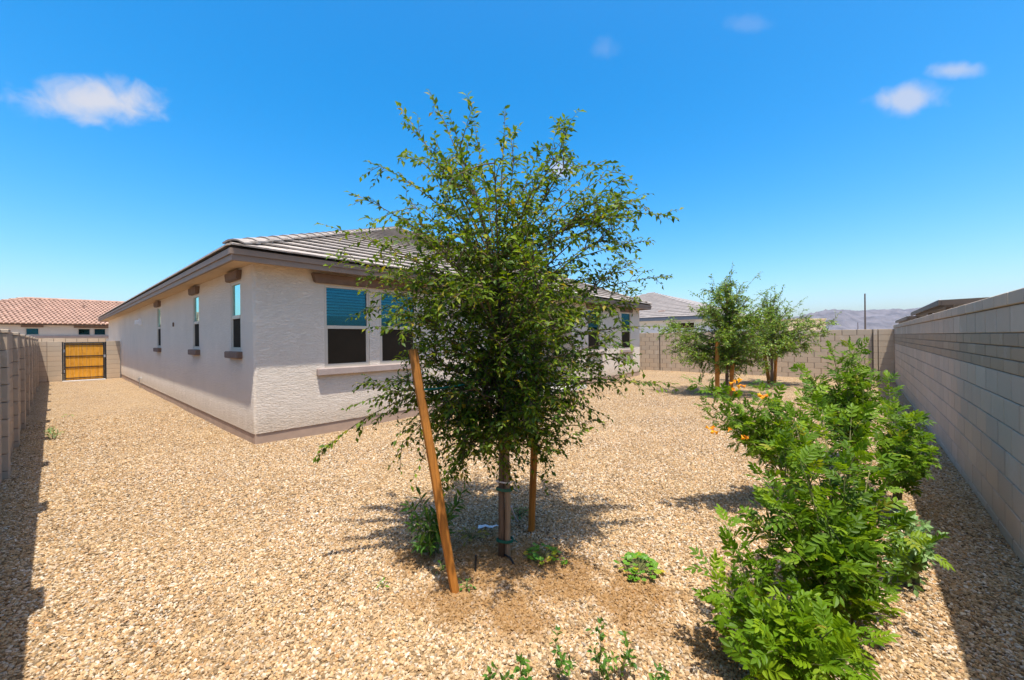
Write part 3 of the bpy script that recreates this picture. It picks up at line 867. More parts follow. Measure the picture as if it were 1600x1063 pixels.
r2 = MB(); r2.add([(E2, Y2a, Z2), (E2, Y2b, Z2), (40, Y2b, Z2), (40, Y2a, Z2), (ax2, Y2a + hf, Z2 + hf * .333), (40, Y2a + hf, Z2 + hf * .333)], [(0, 1, 4), (1, 2, 5, 4), (3, 0, 4, 5), (0, 3, 2, 1), (2, 3, 5)])
r2 = r2.build('roof', 'tile_far', nb2)
ro = MB(); rw = .34; rr = random.Random(11)
for j in range(int(hf / rw)):
    x0 = E2 + j * rw - .04; x1 = x0 + rw + .06; z0 = Z2 + j * rw * .333 + .03; z1 = z0 + rw * .333 - .02
    yy = Y2a + j * rw + .1
    while yy < Y2b - j * rw - .1:
        e = min(yy + .33, Y2b - j * rw - .1); dz = rr.uniform(-.004, .004)
        ro.add([(x0, yy, z0 - .03 + dz), (x0, e - .01, z0 - .03 + dz), (x1, e - .01, z1 - .03), (x1, yy, z1 - .03), (x0, yy, z0 + dz), (x0, e - .01, z0 + dz), (x1, e - .01, z1), (x1, yy, z1)],
               [(0, 3, 2, 1), (4, 5, 6, 7), (0, 1, 5, 4), (1, 2, 6, 5), (2, 3, 7, 6), (3, 0, 4, 7)], rr.random())
        yy += .33
stuff(ro.build('flat_tiles', 'tile_far', r2))
MB().box(E2 - .03, E2 + .02, Y2a - .02, Y2b, Z2 - .20, Z2 - .01).build('fascia', mat_basic('slate_fascia', (.10, .12, .145), .5), nb2)
MB().box(E2 + .02, W2, Y2a, Y2b, Z2 - .17, Z2 - .15).build('soffit', 'stucco_white', nb2)
v = on_x(1034, 487, 24.8); MB().box(v.x - .1, v.x + .12, v.y - .18, v.y + .18, v.z - .15, v.z + .06).build('roof_vent', 'clay', r2)

# tan flat building, far right
p0 = dep(1232, 500, 42); p1 = dep(1290, 500, 42)
tb = thing('flat_building', 'plain tan flat-roofed building beyond the far block wall', 'building', ((p0.x + p1.x) / 2, (p0.y + p1.y) / 2, 0))
hh = dep(1270, 498, 42).z
dv = (p1 - p0); dv.z = 0; dv.normalize(); nv = Vector((dv.y, -dv.x, 0)); nv = nv if nv.dot(FW) > 0 else -nv
def obox(o, d, n, l, w, z0, z1):
    o = Vector((o.x, o.y, 0)); c = [o, o + d * l, o + d * l + n * w, o + n * w]
    return MB().add([(*q_.xy, z0) for q_ in c] + [(*q_.xy, z1) for q_ in c], [(0, 3, 2, 1), (4, 5, 6, 7), (0, 1, 5, 4), (1, 2, 6, 5), (2, 3, 7, 6), (3, 0, 4, 7)])
Lb = (Vector(p1.xy) - Vector(p0.xy)).length
obox(p0, dv, nv, Lb, 8, 0, hh - .12).build('wall', 'tanbuild', tb)
obox(p0 - dv * .06 - nv * .06, dv, nv, Lb + .12, 8.12, hh - .12, hh).build('parapet_cap', 'tanbuild', tb)

# utility pole
b = dep(1352, 520, 120); b.z = 0; tp = dep(1352, 459, 120)
up = thing('utility_pole', 'thin dark utility pole rising above the far wall', 'pole', b)
MB().tube([b, Vector((b.x, b.y, tp.z))], [.24, .17], 10).build('shaft', 'polebrown', up)
MB().box(b.x - .3, b.x + .3, b.y - .06, b.y + .06, tp.z - 2.4, tp.z - 2.25).build('crossarm', 'polebrown', up)
b = dep(1340.5, 520, 190); b.z = 0
up = thing('utility_pole', 'tiny distant pole left of the thin dark utility pole', 'pole', b)
MB().tube([b, Vector((b.x, b.y, dep(1340.5, 504, 190).z))], [.2, .13], 8).build('shaft', 'polebrown', up)
MB().box(b.x - .6, b.x + .6, b.y - .06, b.y + .06, 6.2, 6.35).build('crossarm', 'polebrown', up)

# patio covers on the lot behind the right wall
def cover(label, Yn, Xa, Xb, depth, za, slope, posts):
    t = thing('patio_cover', label, 'patio cover', ((Xa + Xb) / 2, Yn - depth / 2, 0))
    for k in range(int((Xb - Xa) / .42)):                       # pan panels
        x0 = Xa + k * .42; x1 = min(x0 + .41, Xb)
        MB().add([(x0, Yn, za), (x1, Yn, za), (x1, Yn - depth, za + slope), (x0, Yn - depth, za + slope), (x0, Yn, za + .05), (x1, Yn, za + .05), (x1, Yn - depth, za + slope + .05), (x0, Yn - depth, za + slope + .05)],
                 [(0, 3, 2, 1), (4, 5, 6, 7), (0, 1, 5, 4), (1, 2, 6, 5), (2, 3, 7, 6), (3, 0, 4, 7)]).build('roof_panel', 'metalroof', t)
    MB().box(Xa - .03, Xb + .03, Yn, Yn + .06, za - .06, za + .075).build('gutter', 'metalroof', t)
    MB().box(Xa - .03, Xb + .03, Yn + .001, Yn + .055, za + .076, za + .09).build('lit_edge_strip', 'litedge', t)  # added pale strip, sunlight on the roof edge put into its colour
    MB().add([(Xa - .04, Yn, za - .07), (Xa - .002, Yn, za - .07), (Xa - .002, Yn - depth, za + slope - .07), (Xa - .04, Yn - depth, za + slope - .07), (Xa - .04, Yn, za + .075), (Xa - .002, Yn, za + .075), (Xa - .002, Yn - depth, za + slope + .075), (Xa - .04, Yn - depth, za + slope + .075)],
             [(0, 3, 2, 1), (4, 5, 6, 7), (0, 1, 5, 4), (1, 2, 6, 5), (2, 3, 7, 6), (3, 0, 4, 7)]).build('end_fascia', 'metalroof', t)
    for xx in posts:
        MB().box(xx, xx + .10, Yn - .2, Yn - .1, -.05, za - .005).build('post', 'metalroof', t)
    MB().box(Xa, Xb, Yn - .22, Yn - .08, za - .12, za - .006).build('beam', 'metalroof', t)
Yc = -1.62
pc = on_y(1471, 470, Yc)
cover('brown metal patio cover rising over the right block wall', Yc, pc.x, pc.x + 8.0, 3.6, pc.z - .06, .06, (pc.x + .25, pc.x + 4.0, pc.x + 7.7))
cover('lower patio cover farther back over the right block wall', Yc + .10, pc.x + 8.3, pc.x + 16, 3.0, pc.z - .20, .06, (pc.x + 8.5, pc.x + 13.5))

# ------------------------------------------------------------------ mountains
prof = [(-400, 517), (600, 514), (900, 510), (1100, 505), (1180, 500), (1230, 497), (1252, 493), (1273, 485), (1299, 481), (1327, 483.5), (1350, 486), (1375, 484), (1395, 481), (1414, 484), (1440, 480), (1455, 477), (1500, 474), (1560, 478), (1700, 484), (2200, 490)]
mb = MB(); na, nr = 420, 46
pxs = [p_[0] for p_ in prof]; pys = [p_[1] for p_ in prof]
from mathutils import noise as mnoise
for j in range(nr):
    for i in range(na):
        px = 500 + (2100 - 500) * i / (na - 1)
        py = np.interp(px, pxs, pys)
        r_ = (px - CX) / F_PX; u = j / (nr - 1)
        D = 2100 + 1300 * u
        hor = CY - (px - CX) * ROLL
        H = max((hor - py) / F_PX * 2850, 4)
        d = ray(px, hor); pos = Vector((d.x, d.y, 0)) * D
        n_ = mnoise.fractal(Vector((pos.x * .0030, pos.y * .0030, 1.3)), .9, 2.1, 6)
        rid = 1 - abs(mnoise.fractal(Vector((pos.x * .0042, pos.y * .0042, 7.7)), .8, 2.0, 5)) * 1.3
        bell = max(0, math.sin(math.pi * min(u / .58, 1) / 2)) if u < .58 else max(0, math.cos((u - .58) / .42 * math.pi / 2))
        fore = .55 * math.exp(-((u - .22) / .12) ** 2) * max(0, mnoise.noise(Vector((px * .02, 3.1, 0))) + .25)
        z = H * (bell ** 1.6 * (.80 + .20 * rid + .10 * n_) + fore * rid * .8) if j not in (0, nr - 1) else -4
        mb.v.append((pos.x, pos.y, z - .5)); mb.r.append(0)
mb.f = [(j * na + i, j * na + i + 1, (j + 1) * na + i + 1, (j + 1) * na + i) for j in range(nr - 1) for i in range(na - 1)]
struct(mb.build('mountains', 'rock', smooth=True))

# ------------------------------------------------------------------ vegetation
def leaf_arrays(P, D, Nn, L, Wd, fold=.22, curl=.12):
    """folded leaves: 5 verts, 4 tris each"""
    P, D, Nn = map(np.asarray, (P, D, Nn)); L = np.asarray(L)[:, None]; Wd = np.asarray(Wd)[:, None]
    D = D / np.linalg.norm(D, axis=1, keepdims=True)
    S = np.cross(D, Nn); S /= np.linalg.norm(S, axis=1, keepdims=True) + 1e-9
    U = np.cross(S, D)
    v0 = P; v3 = P + D * L - U * L * curl; v4 = P + D * L * .48
    v1 = v4 - S * Wd * .5 + U * Wd * fold; v2 = v4 + S * Wd * .5 + U * Wd * fold
    V = np.stack([v0, v1, v2, v3, v4], 1).reshape(-1, 3)
    base = np.arange(len(P))[:, None] * 5
    Fc = np.concatenate([base + np.array(f) for f in ((0, 4, 1), (0, 2, 4), (1, 4, 3), (2, 3, 4))], 1).reshape(-1, 3)
    return V, Fc
def bulk_mesh(name, V, Fc, rnd, mat):
    me = bpy.data.meshes.new(name); me.vertices.add(len(V)); me.vertices.foreach_set('co', np.asarray(V, np.float32).ravel())
    n = len(Fc); me.loops.add(n * 3); me.loops.foreach_set('vertex_index', np.asarray(Fc, np.int32).ravel())
    me.polygons.add(n); me.polygons.foreach_set('loop_start', np.arange(n, dtype=np.int32) * 3)
    try: me.polygons.foreach_set('loop_total', np.full(n, 3, np.int32))
    except Exception: pass
    a = me.attributes.new('rnd', 'FLOAT', 'POINT'); a.data.foreach_set('value', np.asarray(rnd, np.float32))
    me.materials.append(M[mat]); me.update(); me.validate(); return me

def bez(p0, p1, p2, n):
    return [p0 * (1 - u) ** 2 + p1 * (2 * u * (1 - u)) + p2 * u * u for u in [i / (n - 1) for i in range(n)]]
def along(path, u):
    x = u * (len(path) - 1); i = min(int(x), len(path) - 2); f = x - i
    return path[i].lerp(path[i + 1], f), (path[i + 1] - path[i]).normalized()

def make_tree(label, base, seed, H, env, nl, leafL, mat, whips=(), near_parts=0, dens=1.0, trunk_r=.027, clear=.30):
    rg = random.Random(seed)
    t = thing('elm_tree', label, 'tree', base, None)
    def rv_(s=1.0): return Vector((rg.gauss(0, s), rg.gauss(0, s), rg.gauss(0, s)))
    tp = []
    for i in range(9):
        u = i / 8; tp.append(base + Vector((.03 * math.sin(u * 5) * u, .03 * math.sin(u * 4 + seed) * u * u, -.05 + u * H * .80)) + Vector((rg.uniform(-.012, .012), rg.uniform(-.012, .012), 0)) * u)
    MB().tube(tp, [trunk_r * (1 - .80 * (i / 8) ** 1.6) * (1.2 if i == 0 else 1) for i in range(9)], 10).build('trunk', 'bark', t, True)
    P, D, Nn, L, Wd = [], [], [], [], []
    def leaves_on(path, spacing, start=.12, size=1.0):
        ln = sum((path[i + 1] - path[i]).length for i in range(len(path) - 1))
        n = max(1, int(ln * (1 - start) / spacing)); side = 1
        for k in range(n):
            u = start + (1 - start) * (k + rg.uniform(.1, .9)) / n
            q, tg = along(path, u)
            sd = tg.cross(Vector((0, 0, 1)) + rv_(.35)); 
            if sd.length < .01: continue
            sd.normalize(); side = -side
            d = (tg * rg.uniform(.35, .9) + sd * side * rg.uniform(.6, 1.0) + Vector((0, 0, rg.uniform(-.55, .25)))).normalized()
            l = leafL * size * rg.uniform(.6, 1.2)
            P.append(q); D.append(d); Nn.append(Vector((0, 0, 1)) + rv_(.45)); L.append(l); Wd.append(l * rg.uniform(.40, .52))
    def twig(mb, q, d, ln, r, lvl, sp_):
        d = d.normalized()
        mid = q + d * ln * .5 + Vector((0, 0, rg.uniform(.0, .12) * ln)); end = q + d * ln + Vector((0, 0, -rg.uniform(.02, .42) * ln)) + rv_(.06 * ln)
        path = bez(q, mid, end, 5 if ln < .3 else 7)
        mb.tube(path, [max(r * (1 - .75 * i / (len(path) - 1)), .0008) for i in range(len(path))], 4 if lvl else 5, False)
        leaves_on(path, sp_)
        if lvl < 1:
            for k in range(int(rg.uniform(3, 6) * (ln / .4) ** .7 * dens)):
                qq, tg = along(path, rg.uniform(.2, .95))
                dd = (tg * rg.uniform(.4, 1) + rv_(.55) + Vector((0, 0, .1)))
                twig(mb, qq, dd, ln * rg.uniform(.3, .6), r * .5, lvl + 1, sp_)
    sp_ = .021 / dens * leafL / .05
    for i in range(nl):
        f = (i + .5) / nl
        z0 = H * (clear + (.80 - clear - .02) * f ** 1.3)
        az = i * 2.39996 + rg.uniform(-.4, .4)
        rise = H * (.02 + .24 * f + rg.uniform(-.06, .08)); zt = z0 + rise
        Rr = env(zt / H) * rg.uniform(.72, 1.12)
        if zt < .66 * H: Rr *= 1 - .45 * max(0, -(math.cos(az) * FW.x + math.sin(az) * FW.y))
        p0, _ = along(tp, min(z0 / (H * .80), .99))
        tgt = Vector((base.x + math.cos(az) * Rr, base.y + math.sin(az) * Rr, base.z + zt))
        p1 = p0.lerp(tgt, .45) + Vector((0, 0, .10 * Rr + .05))
        path = bez(p0, p1, tgt, 10); mb = MB(); r0 = trunk_r * rg.uniform(.28, .42)
        mb.tube(path, [r0 * (1 - .8 * k / 9) for k in range(10)], 6, False)
        leaves_on(path, sp_ * 1.2, .45)
        out = (tgt - p0).normalized()
        for k in range(int((7 + 7 * Rr) * dens)):
            q, tg = along(path, rg.uniform(.10, 1.0))
            d = out * .55 + rv_(.55) + Vector((0, 0, .22))
            twig(mb, q, d, rg.uniform(.16, .42) * (H / 3.4), r0 * .42, 0, sp_)
        mb.build('limb', 'twig', t, True)
    for (start_h, tip, arch) in whips:
        p0, _ = along(tp, min(start_h / (H * .80), .99))
        p1 = p0.lerp(tip, .55) + Vector((0, 0, arch)); path = bez(p0, p1, tip, 14); mb = MB()
        mb.tube(path, [.007 * (1 - .85 * k / 13) for k in range(14)], 5, False)
        leaves_on(path, sp_ * 1.15, .35, 1.05)
        for k in range(9):
            u = rg.uniform(.3, .93); q, tg = along(path, u)
            twig(mb, q, tg * .9 + rv_(.4) + Vector((0, 0, -.1)), rg.uniform(.12, .30) * (1.1 - u * .6), .0025, 1, sp_ * 1.1)
        mb.build('limb', 'twig', t, True)
    P, D, Nn, L, Wd = map(np.array, (P, D, Nn, L, Wd))
    depth = (P - np.array(CAM)) @ np.array(FW)
    idx = np.argsort(depth); near = idx[:near_parts]; far = idx[near_parts:]
    V, Fc = leaf_arrays(P[far], D[far], Nn[far], L[far], Wd[far])
    rnd = np.repeat(np.random.default_rng(seed).uniform(0, 1, len(far)), 5)
    stuff(place('crown', bulk_mesh('crown', V, Fc, rnd, mat), t))
    if near_parts:
        V, Fc = leaf_arrays([[0, 0, 0]], [[0, 1, 0]], [[0, 0, 1]], [1.0], [.46])
        lm = bulk_mesh('leaf', V, Fc, np.zeros(5), mat)
        for i in near:
            d = Vector(D[i]).normalized(); s = d.cross(Vector(Nn[i])).normalized(); u = s.cross(d)
            place('leaf', lm, t, P[i], Matrix((s, d, u)).transposed().to_quaternion(), (L[i],) * 3)
    print('tree', label, len(P), 'leaves')
    return t

def envf(tab):
    a = [q[0] for q in tab]; b = [q[1] for q in tab]
    return lambda z: float(np.interp(z, a, b))
T1 = gnd(784, 868); D1 = 2.97
env1 = envf([(.2, .36), (.32, .55), (.45, .74), (.58, .88), (.72, .98), (.84, .94), (.94, .80), (1.06, .55)])
def wp(px, py, dd=0.0): return dep(px, py, D1 + dd)
whips = [(1.9, wp(540, 415, .2), .06), (1.8, wp(560, 455, -.2), .06), (1.7, wp(600, 400, -.4), .08), (2.1, wp(990, 330, .3), .06), (1.9, wp(1000, 420, -.1), .05), (1.6, wp(1000, 470, .3), .06), (1.25, wp(1060, 600, .2), .08), (1.2, wp(930, 620, -.2), .12), (1.25, wp(580, 660, .1), .2), (1.2, wp(650, 690, -.1), .25), (2.5, wp(620, 160, .1), .10), (2.5, wp(672, 148, .2), .18), (2.5, wp(790, 170, -.1), .06), (2.3, wp(572, 252, 0), .22), (2.6, wp(740, 185, 0), .05), (2.5, wp(850, 225), .1),
         (1.9, wp(495, 348, -.1), .10), (1.8, wp(510, 398, -.35), .10), (2.0, wp(545, 300, .1), .12), (1.3, wp(492, 715, -.2), .34), (1.2, wp(540, 640, -.2), .22), (1.25, wp(605, 735, -.35), .38), (1.2, wp(640, 760, -.4), .42), (1.2, wp(690, 770, -.3), .40), (1.2, wp(715, 735, -.35), .34),
         (2.3, wp(1060, 340, .1), .30), (2.3, wp(970, 260, 0), .10), (2.3, wp(930, 265, .2), .12), (2.2, wp(1010, 310, -.1), .12), (2.0, wp(1020, 375, .1), .10), (1.8, wp(1050, 430, .2), .08), (1.5, wp(1030, 510, 0), .12),
         (1.3, wp(1005, 600, .1), .10), (1.2, wp(955, 655, .0), .16), (1.15, wp(880, 700, -.1), .20), (1.4, wp(1000, 555, -.1), .10), (1.2, wp(560, 600, -.1), .12), (2.4, wp(700, 175, -.2), .08)]
make_tree('large staked elm tree in the middle of the gravel yard', T1, 21, 2.74, env1, 100, .048, 'elm', whips, 290, 1.1, .025)
T2 = gnd(1136, 617); D2 = (T2 - CAM).dot(FW)
env2 = envf([(.2, .8), (.3, 1.2), (.42, 1.5), (.55, 1.6), (.68, 1.4), (.8, .85), (.9, .45), (1.0, .15)])
wh2 = [(2.4, dep(1190, 425, D2), .1), (2.4, dep(1145, 410, D2), .05), (2.0, dep(1078, 455, D2), .1), (1.3, dep(1070, 560, D2), .1), (1.2, dep(1090, 600, D2), .3), (1.9, dep(1212, 445, D2), .15), (2.2, dep(1110, 430, D2), .1)]
make_tree('smaller staked elm tree in front of the far block wall', T2, 33, 2.95, env2, 74, .072, 'elm_far', wh2, 0, 1.15, .045, .26)
T3 = gnd(1206, 602); D3 = (T3 - CAM).dot(FW)
env3 = envf([(.3, .7), (.42, 1.35), (.55, 1.7), (.68, 1.5), (.8, 1.0), (.9, .5), (1.0, .2)])
wh3 = [(1.8, dep(1262, 463, D3), .1), (1.8, dep(1250, 500, D3), .1), (1.7, dep(1248, 520, D3), .1), (2.0, dep(1225, 445, D3), .1)]
make_tree('farthest staked elm tree, partly behind the smaller elm', T3, 47, 2.75, env3, 60, .076, 'elm_far', wh3, 0, 1.1, .045, .34)

# stakes
def stake(label, b, top, r, mat, group=None, sides=8):
    b = Vector(b); top = Vector(top); d = (top - b); n = 8
    t = thing('tree_stake', label, 'stake', b, group)
    rg = random.Random(int(b.x * 97 + b.y * 31))
    pts_ = [b.lerp(top, i / n) + Vector((rg.uniform(-.003, .003), rg.uniform(-.003, .003), 0)) for i in range(n + 1)]
    pts_[0] = pts_[0] - d * .04
    MB().tube(pts_, [r * (1 + rg.uniform(-.05, .05)) for _ in pts_], sides).build('post', mat, t, False)
    return t
s1b = gnd(711, 926); s1t = dep(645, 546, 2.55)
stake('leaning orange wooden stake left of the large elm trunk', s1b, s1t, .029, 'stakewood')
s2b = gnd(830, 828); s2t = dep(843, 500, 3.36)
stake('orange wooden stake right of the large elm trunk', s2b, s2t, .030, 'stakewood')
nsb = T1 + RT0 * .047 - FW * .01
stake('weathered nursery stake tied against the large elm trunk', nsb, nsb + Vector((0, 0, 1.55)) - RT0 * .004, .022, 'polewood')
a = gnd(1121, 620); stake('orange stake left of the smaller elm trunk', a, dep(1120.5, 528, (a - CAM).dot(FW)), .055, 'stakewood')
a = gnd(1141.5, 619); stake('brown stake close against right side of smaller elm trunk', a, dep(1145, 560, (a - CAM).dot(FW)), .048, 'stakewood')
a = gnd(1202, 599.5); stake('leaning orange stake left of the farthest elm trunk', a, dep(1193, 543, (a - CAM).dot(FW)), .055, 'stakewood')
a = gnd(1210.5, 598); stake('orange stake right of the farthest elm trunk', a, dep(1213, 545, (a - CAM).dot(FW)), .05, 'stakewood')

# tie tapes round trunk + nursery stake, guy ties to the stakes
def tie(label, z, mat, rx=.063, h=.022, ctr=None):
    c = (T1 + nsb) / 2 if ctr is None else ctr
    mb = MB(); n = 20; vs_ = []
    for (k, zz) in ((1.0, -h / 2), (1.0, h / 2), (.93, h / 2), (.93, -h / 2)):
        for i in range(n):
            th = 2 * math.pi * i / n
            q = c + RT0 * (math.cos(th) * rx * k) + FW * (math.sin(th) * .038 * k) + Vector((0, 0, z + zz + .004 * math.sin(th * 2)))
            vs_.append(q)
    fs = [(r_ * n + i, r_ * n + (i + 1) % n, ((r_ + 1) % 4) * n + (i + 1) % n, ((r_ + 1) % 4) * n + i) for r_ in range(4) for i in range(n)]
    mb.add(vs_, fs); mb.tube([c + RT0 * rx + Vector((0, 0, z)), c + RT0 * (rx + .03) + Vector((0, 0, z - .02))], .004, 5)
    return tag(mb.build('tie_tape', mat), label, 'tie')
def zpx(py): return CAM_H - (py - 528.7) / F_PX * D1
tie('green tie tape around the elm trunk just under the crown', zpx(678), 'tape')
tie('green tie tape around the elm trunk at mid height', zpx(762), 'tape')
tie('lowest green tie tape around the elm trunk near the gravel', zpx(841), 'tape')
tie('thin white tie around the large elm trunk', zpx(750), 'white_plastic', .062, .010)
def guy(label, a, b, sag=.03):
    return tag(MB().tube(bez(a, (a + b) / 2 + Vector((0, 0, -sag)), b, 8), .006, 6).build('guy_tie', 'tape'), label, 'tie')
q = dep(655, 610, 2.53); guy('green guy tie from the leaning stake to the elm trunk', q, Vector((T1.x, T1.y, 1.32)))
q = dep(838, 600, 3.35); guy('green guy tie from the right stake to the elm trunk', q, Vector((T1.x, T1.y, 1.30)))
# strap, litter, drip stubs
a = T1 + RT0 * .07 + Vector((0, 0, .36)); b = gnd(809, 818) + Vector((0, 0, .015))
tag(MB().tube(bez(a, (a + b) / 2 + Vector((0, 0, -.03)), b, 10), .009, 5).build('plastic_strap', 'blue_tag'), 'blue and white plastic strap hanging beside the elm trunk', 'strap')
lit = MB(); c0 = gnd(764, 828) + Vector((0, 0, .02)); rg = random.Random(4); n = 7
vs_ = []
for i in range(n):
    for j in range(3):
        vs_.append(c0 + RT0 * (-.09 + .18 * i / (n - 1)) + FW * (-.025 + .025 * j) * (1 - .1 * i) + Vector((0, 0, rg.uniform(0, .018))))
lit.add(vs_, [(i * 3 + j, i * 3 + j + 1, i * 3 + j + 4, i * 3 + j + 3) for i in range(n - 1) for j in range(2)])
lo = lit.build('plastic_scrap', 'white_plastic'); lo.modifiers.new('thick', 'SOLIDIFY').thickness = .003
tag(lo, 'crumpled white plastic scrap on gravel left of the elm trunk', 'litter')
b = gnd(743, 893); tag(MB().tube([b + Vector((0, 0, -.01)), b + Vector((.005, 0, .11))], .008, 8).build('drip_stub', 'black_plastic'), 'upright black drip irrigation stub in front of the trunk', 'pipe')
b = gnd(797, 878); tag(MB().tube([b + Vector((0, 0, .012)) - RT0 * .05 + FW * .08, b + Vector((0, 0, .03)), b + RT0 * .03 - FW * .05 + Vector((0, 0, .008))], .007, 8).build('drip_tube', 'black_plastic'), 'black drip tube lying at the foot of the elm', 'pipe')

# ---- leaf meshes for shrubs and weeds
def simple_leaf(name, kind, mat, seed=0):
    rg = random.Random(seed); vs_, fs = [], []
    def blade(p, d, n_, L, W, prof, curl):
        s = d.cross(n_).normalized(); u = s.cross(d); o = len(vs_); m = len(prof)
        for i, w in enumerate(prof):
            x = i / (m - 1); c = p + d * (L * x) - u * (L * curl * x * x)
            vs_.append(c - s * (W * w / 2) + u * (W * .14 * w)); vs_.append(c); vs_.append(c + s * (W * w / 2) + u * (W * .14 * w))
        for i in range(m - 1):
            a_ = o + i * 3
            fs.extend([(a_, a_ + 1, a_ + 4, a_ + 3), (a_ + 1, a_ + 2, a_ + 5, a_ + 4)])
    Y, Z = Vector((0, 1, 0)), Vector((0, 0, 1))
    if kind == 'pinnate':
        npair = 3 if seed % 2 else 4
        for k in range(npair):
            y = .22 + .56 * k / (npair - 1)
            for sgn in (-1, 1):
                d = Vector((sgn * .85, .75, rg.uniform(-.25, .15))).normalized(); nn = Vector((rg.uniform(-.3, .3), rg.uniform(-.3, .2), 1))
                blade(Vector((0, y, -.08 * y * y)), d, nn, rg.uniform(.42, .54) * (1 - .12 * abs(k - 1)), .175, (.10, .75, 1.0, .72, .05), rg.uniform(.05, .25))
        blade(Vector((0, .86, -.06)), Vector((rg.uniform(-.1, .1), 1, -.15)).normalized(), Z, .46, .19, (.10, .75, 1.0, .7, .05), .2)
        o = len(vs_); 
        for y in (0, .45, .88):
            c = Vector((0, y, -.08 * y * y)); vs_.extend([c + Vector((-.010, 0, 0)), c + Vector((.010, 0, 0))])
        fs.extend([(o, o + 1, o + 3, o + 2), (o + 2, o + 3, o + 5, o + 4)])
    elif kind == 'lance':
        blade(Vector((0, .08, 0)), Y, Z, .95, .26, (.12, .7, 1.0, .8, .45, .04), .22)
    elif kind == 'ovate':
        blade(Vector((0, .15, 0)), Y, Z, .9, .55, (.15, .8, 1.0, .8, .45, .05), .15)
        vs_.extend([Vector((-.015, 0, 0)), Vector((.015, 0, 0)), Vector((.012, .2, 0)), Vector((-.012, .2, 0))]); o = len(vs_); fs.append((o - 4, o - 3, o - 2, o - 1))
    elif kind == 'lobed':
        c = Vector((0, .5, 0)); o = len(vs_); vs_.append(c); n = 15
        for i in range(n):
            th = -math.pi * .42 + (math.pi * 1.84) * i / (n - 1); rr_ = .5 * (1.0 if i % 3 == 1 else .80) * (1 + .1 * math.sin(th))
            vs_.append(c + Vector((math.cos(th) * rr_, math.sin(th) * rr_, .10 * rg.uniform(.2, 1.2))))
        for i in range(n - 1): fs.append((o, o + 1 + i, o + 2 + i))
        q_ = len(vs_); vs_.extend([Vector((-.02, -.35, -.1)), Vector((.02, -.35, -.1))]); fs.append((q_, q_ + 1, o))
    mb = MB(); mb.add(vs_, fs)
    me = bpy.data.meshes.new(name); me.from_pydata([tuple(v) for v in vs_], [], fs); me.materials.append(M[mat]); return me
_lm = {}
def leaf_set(kind, mat):
    if (kind, mat) not in _lm: _lm[(kind, mat)] = [simple_leaf('leaf', kind, mat, s) for s in range(4 if kind == 'pinnate' else 2)]
    return _lm[(kind, mat)]

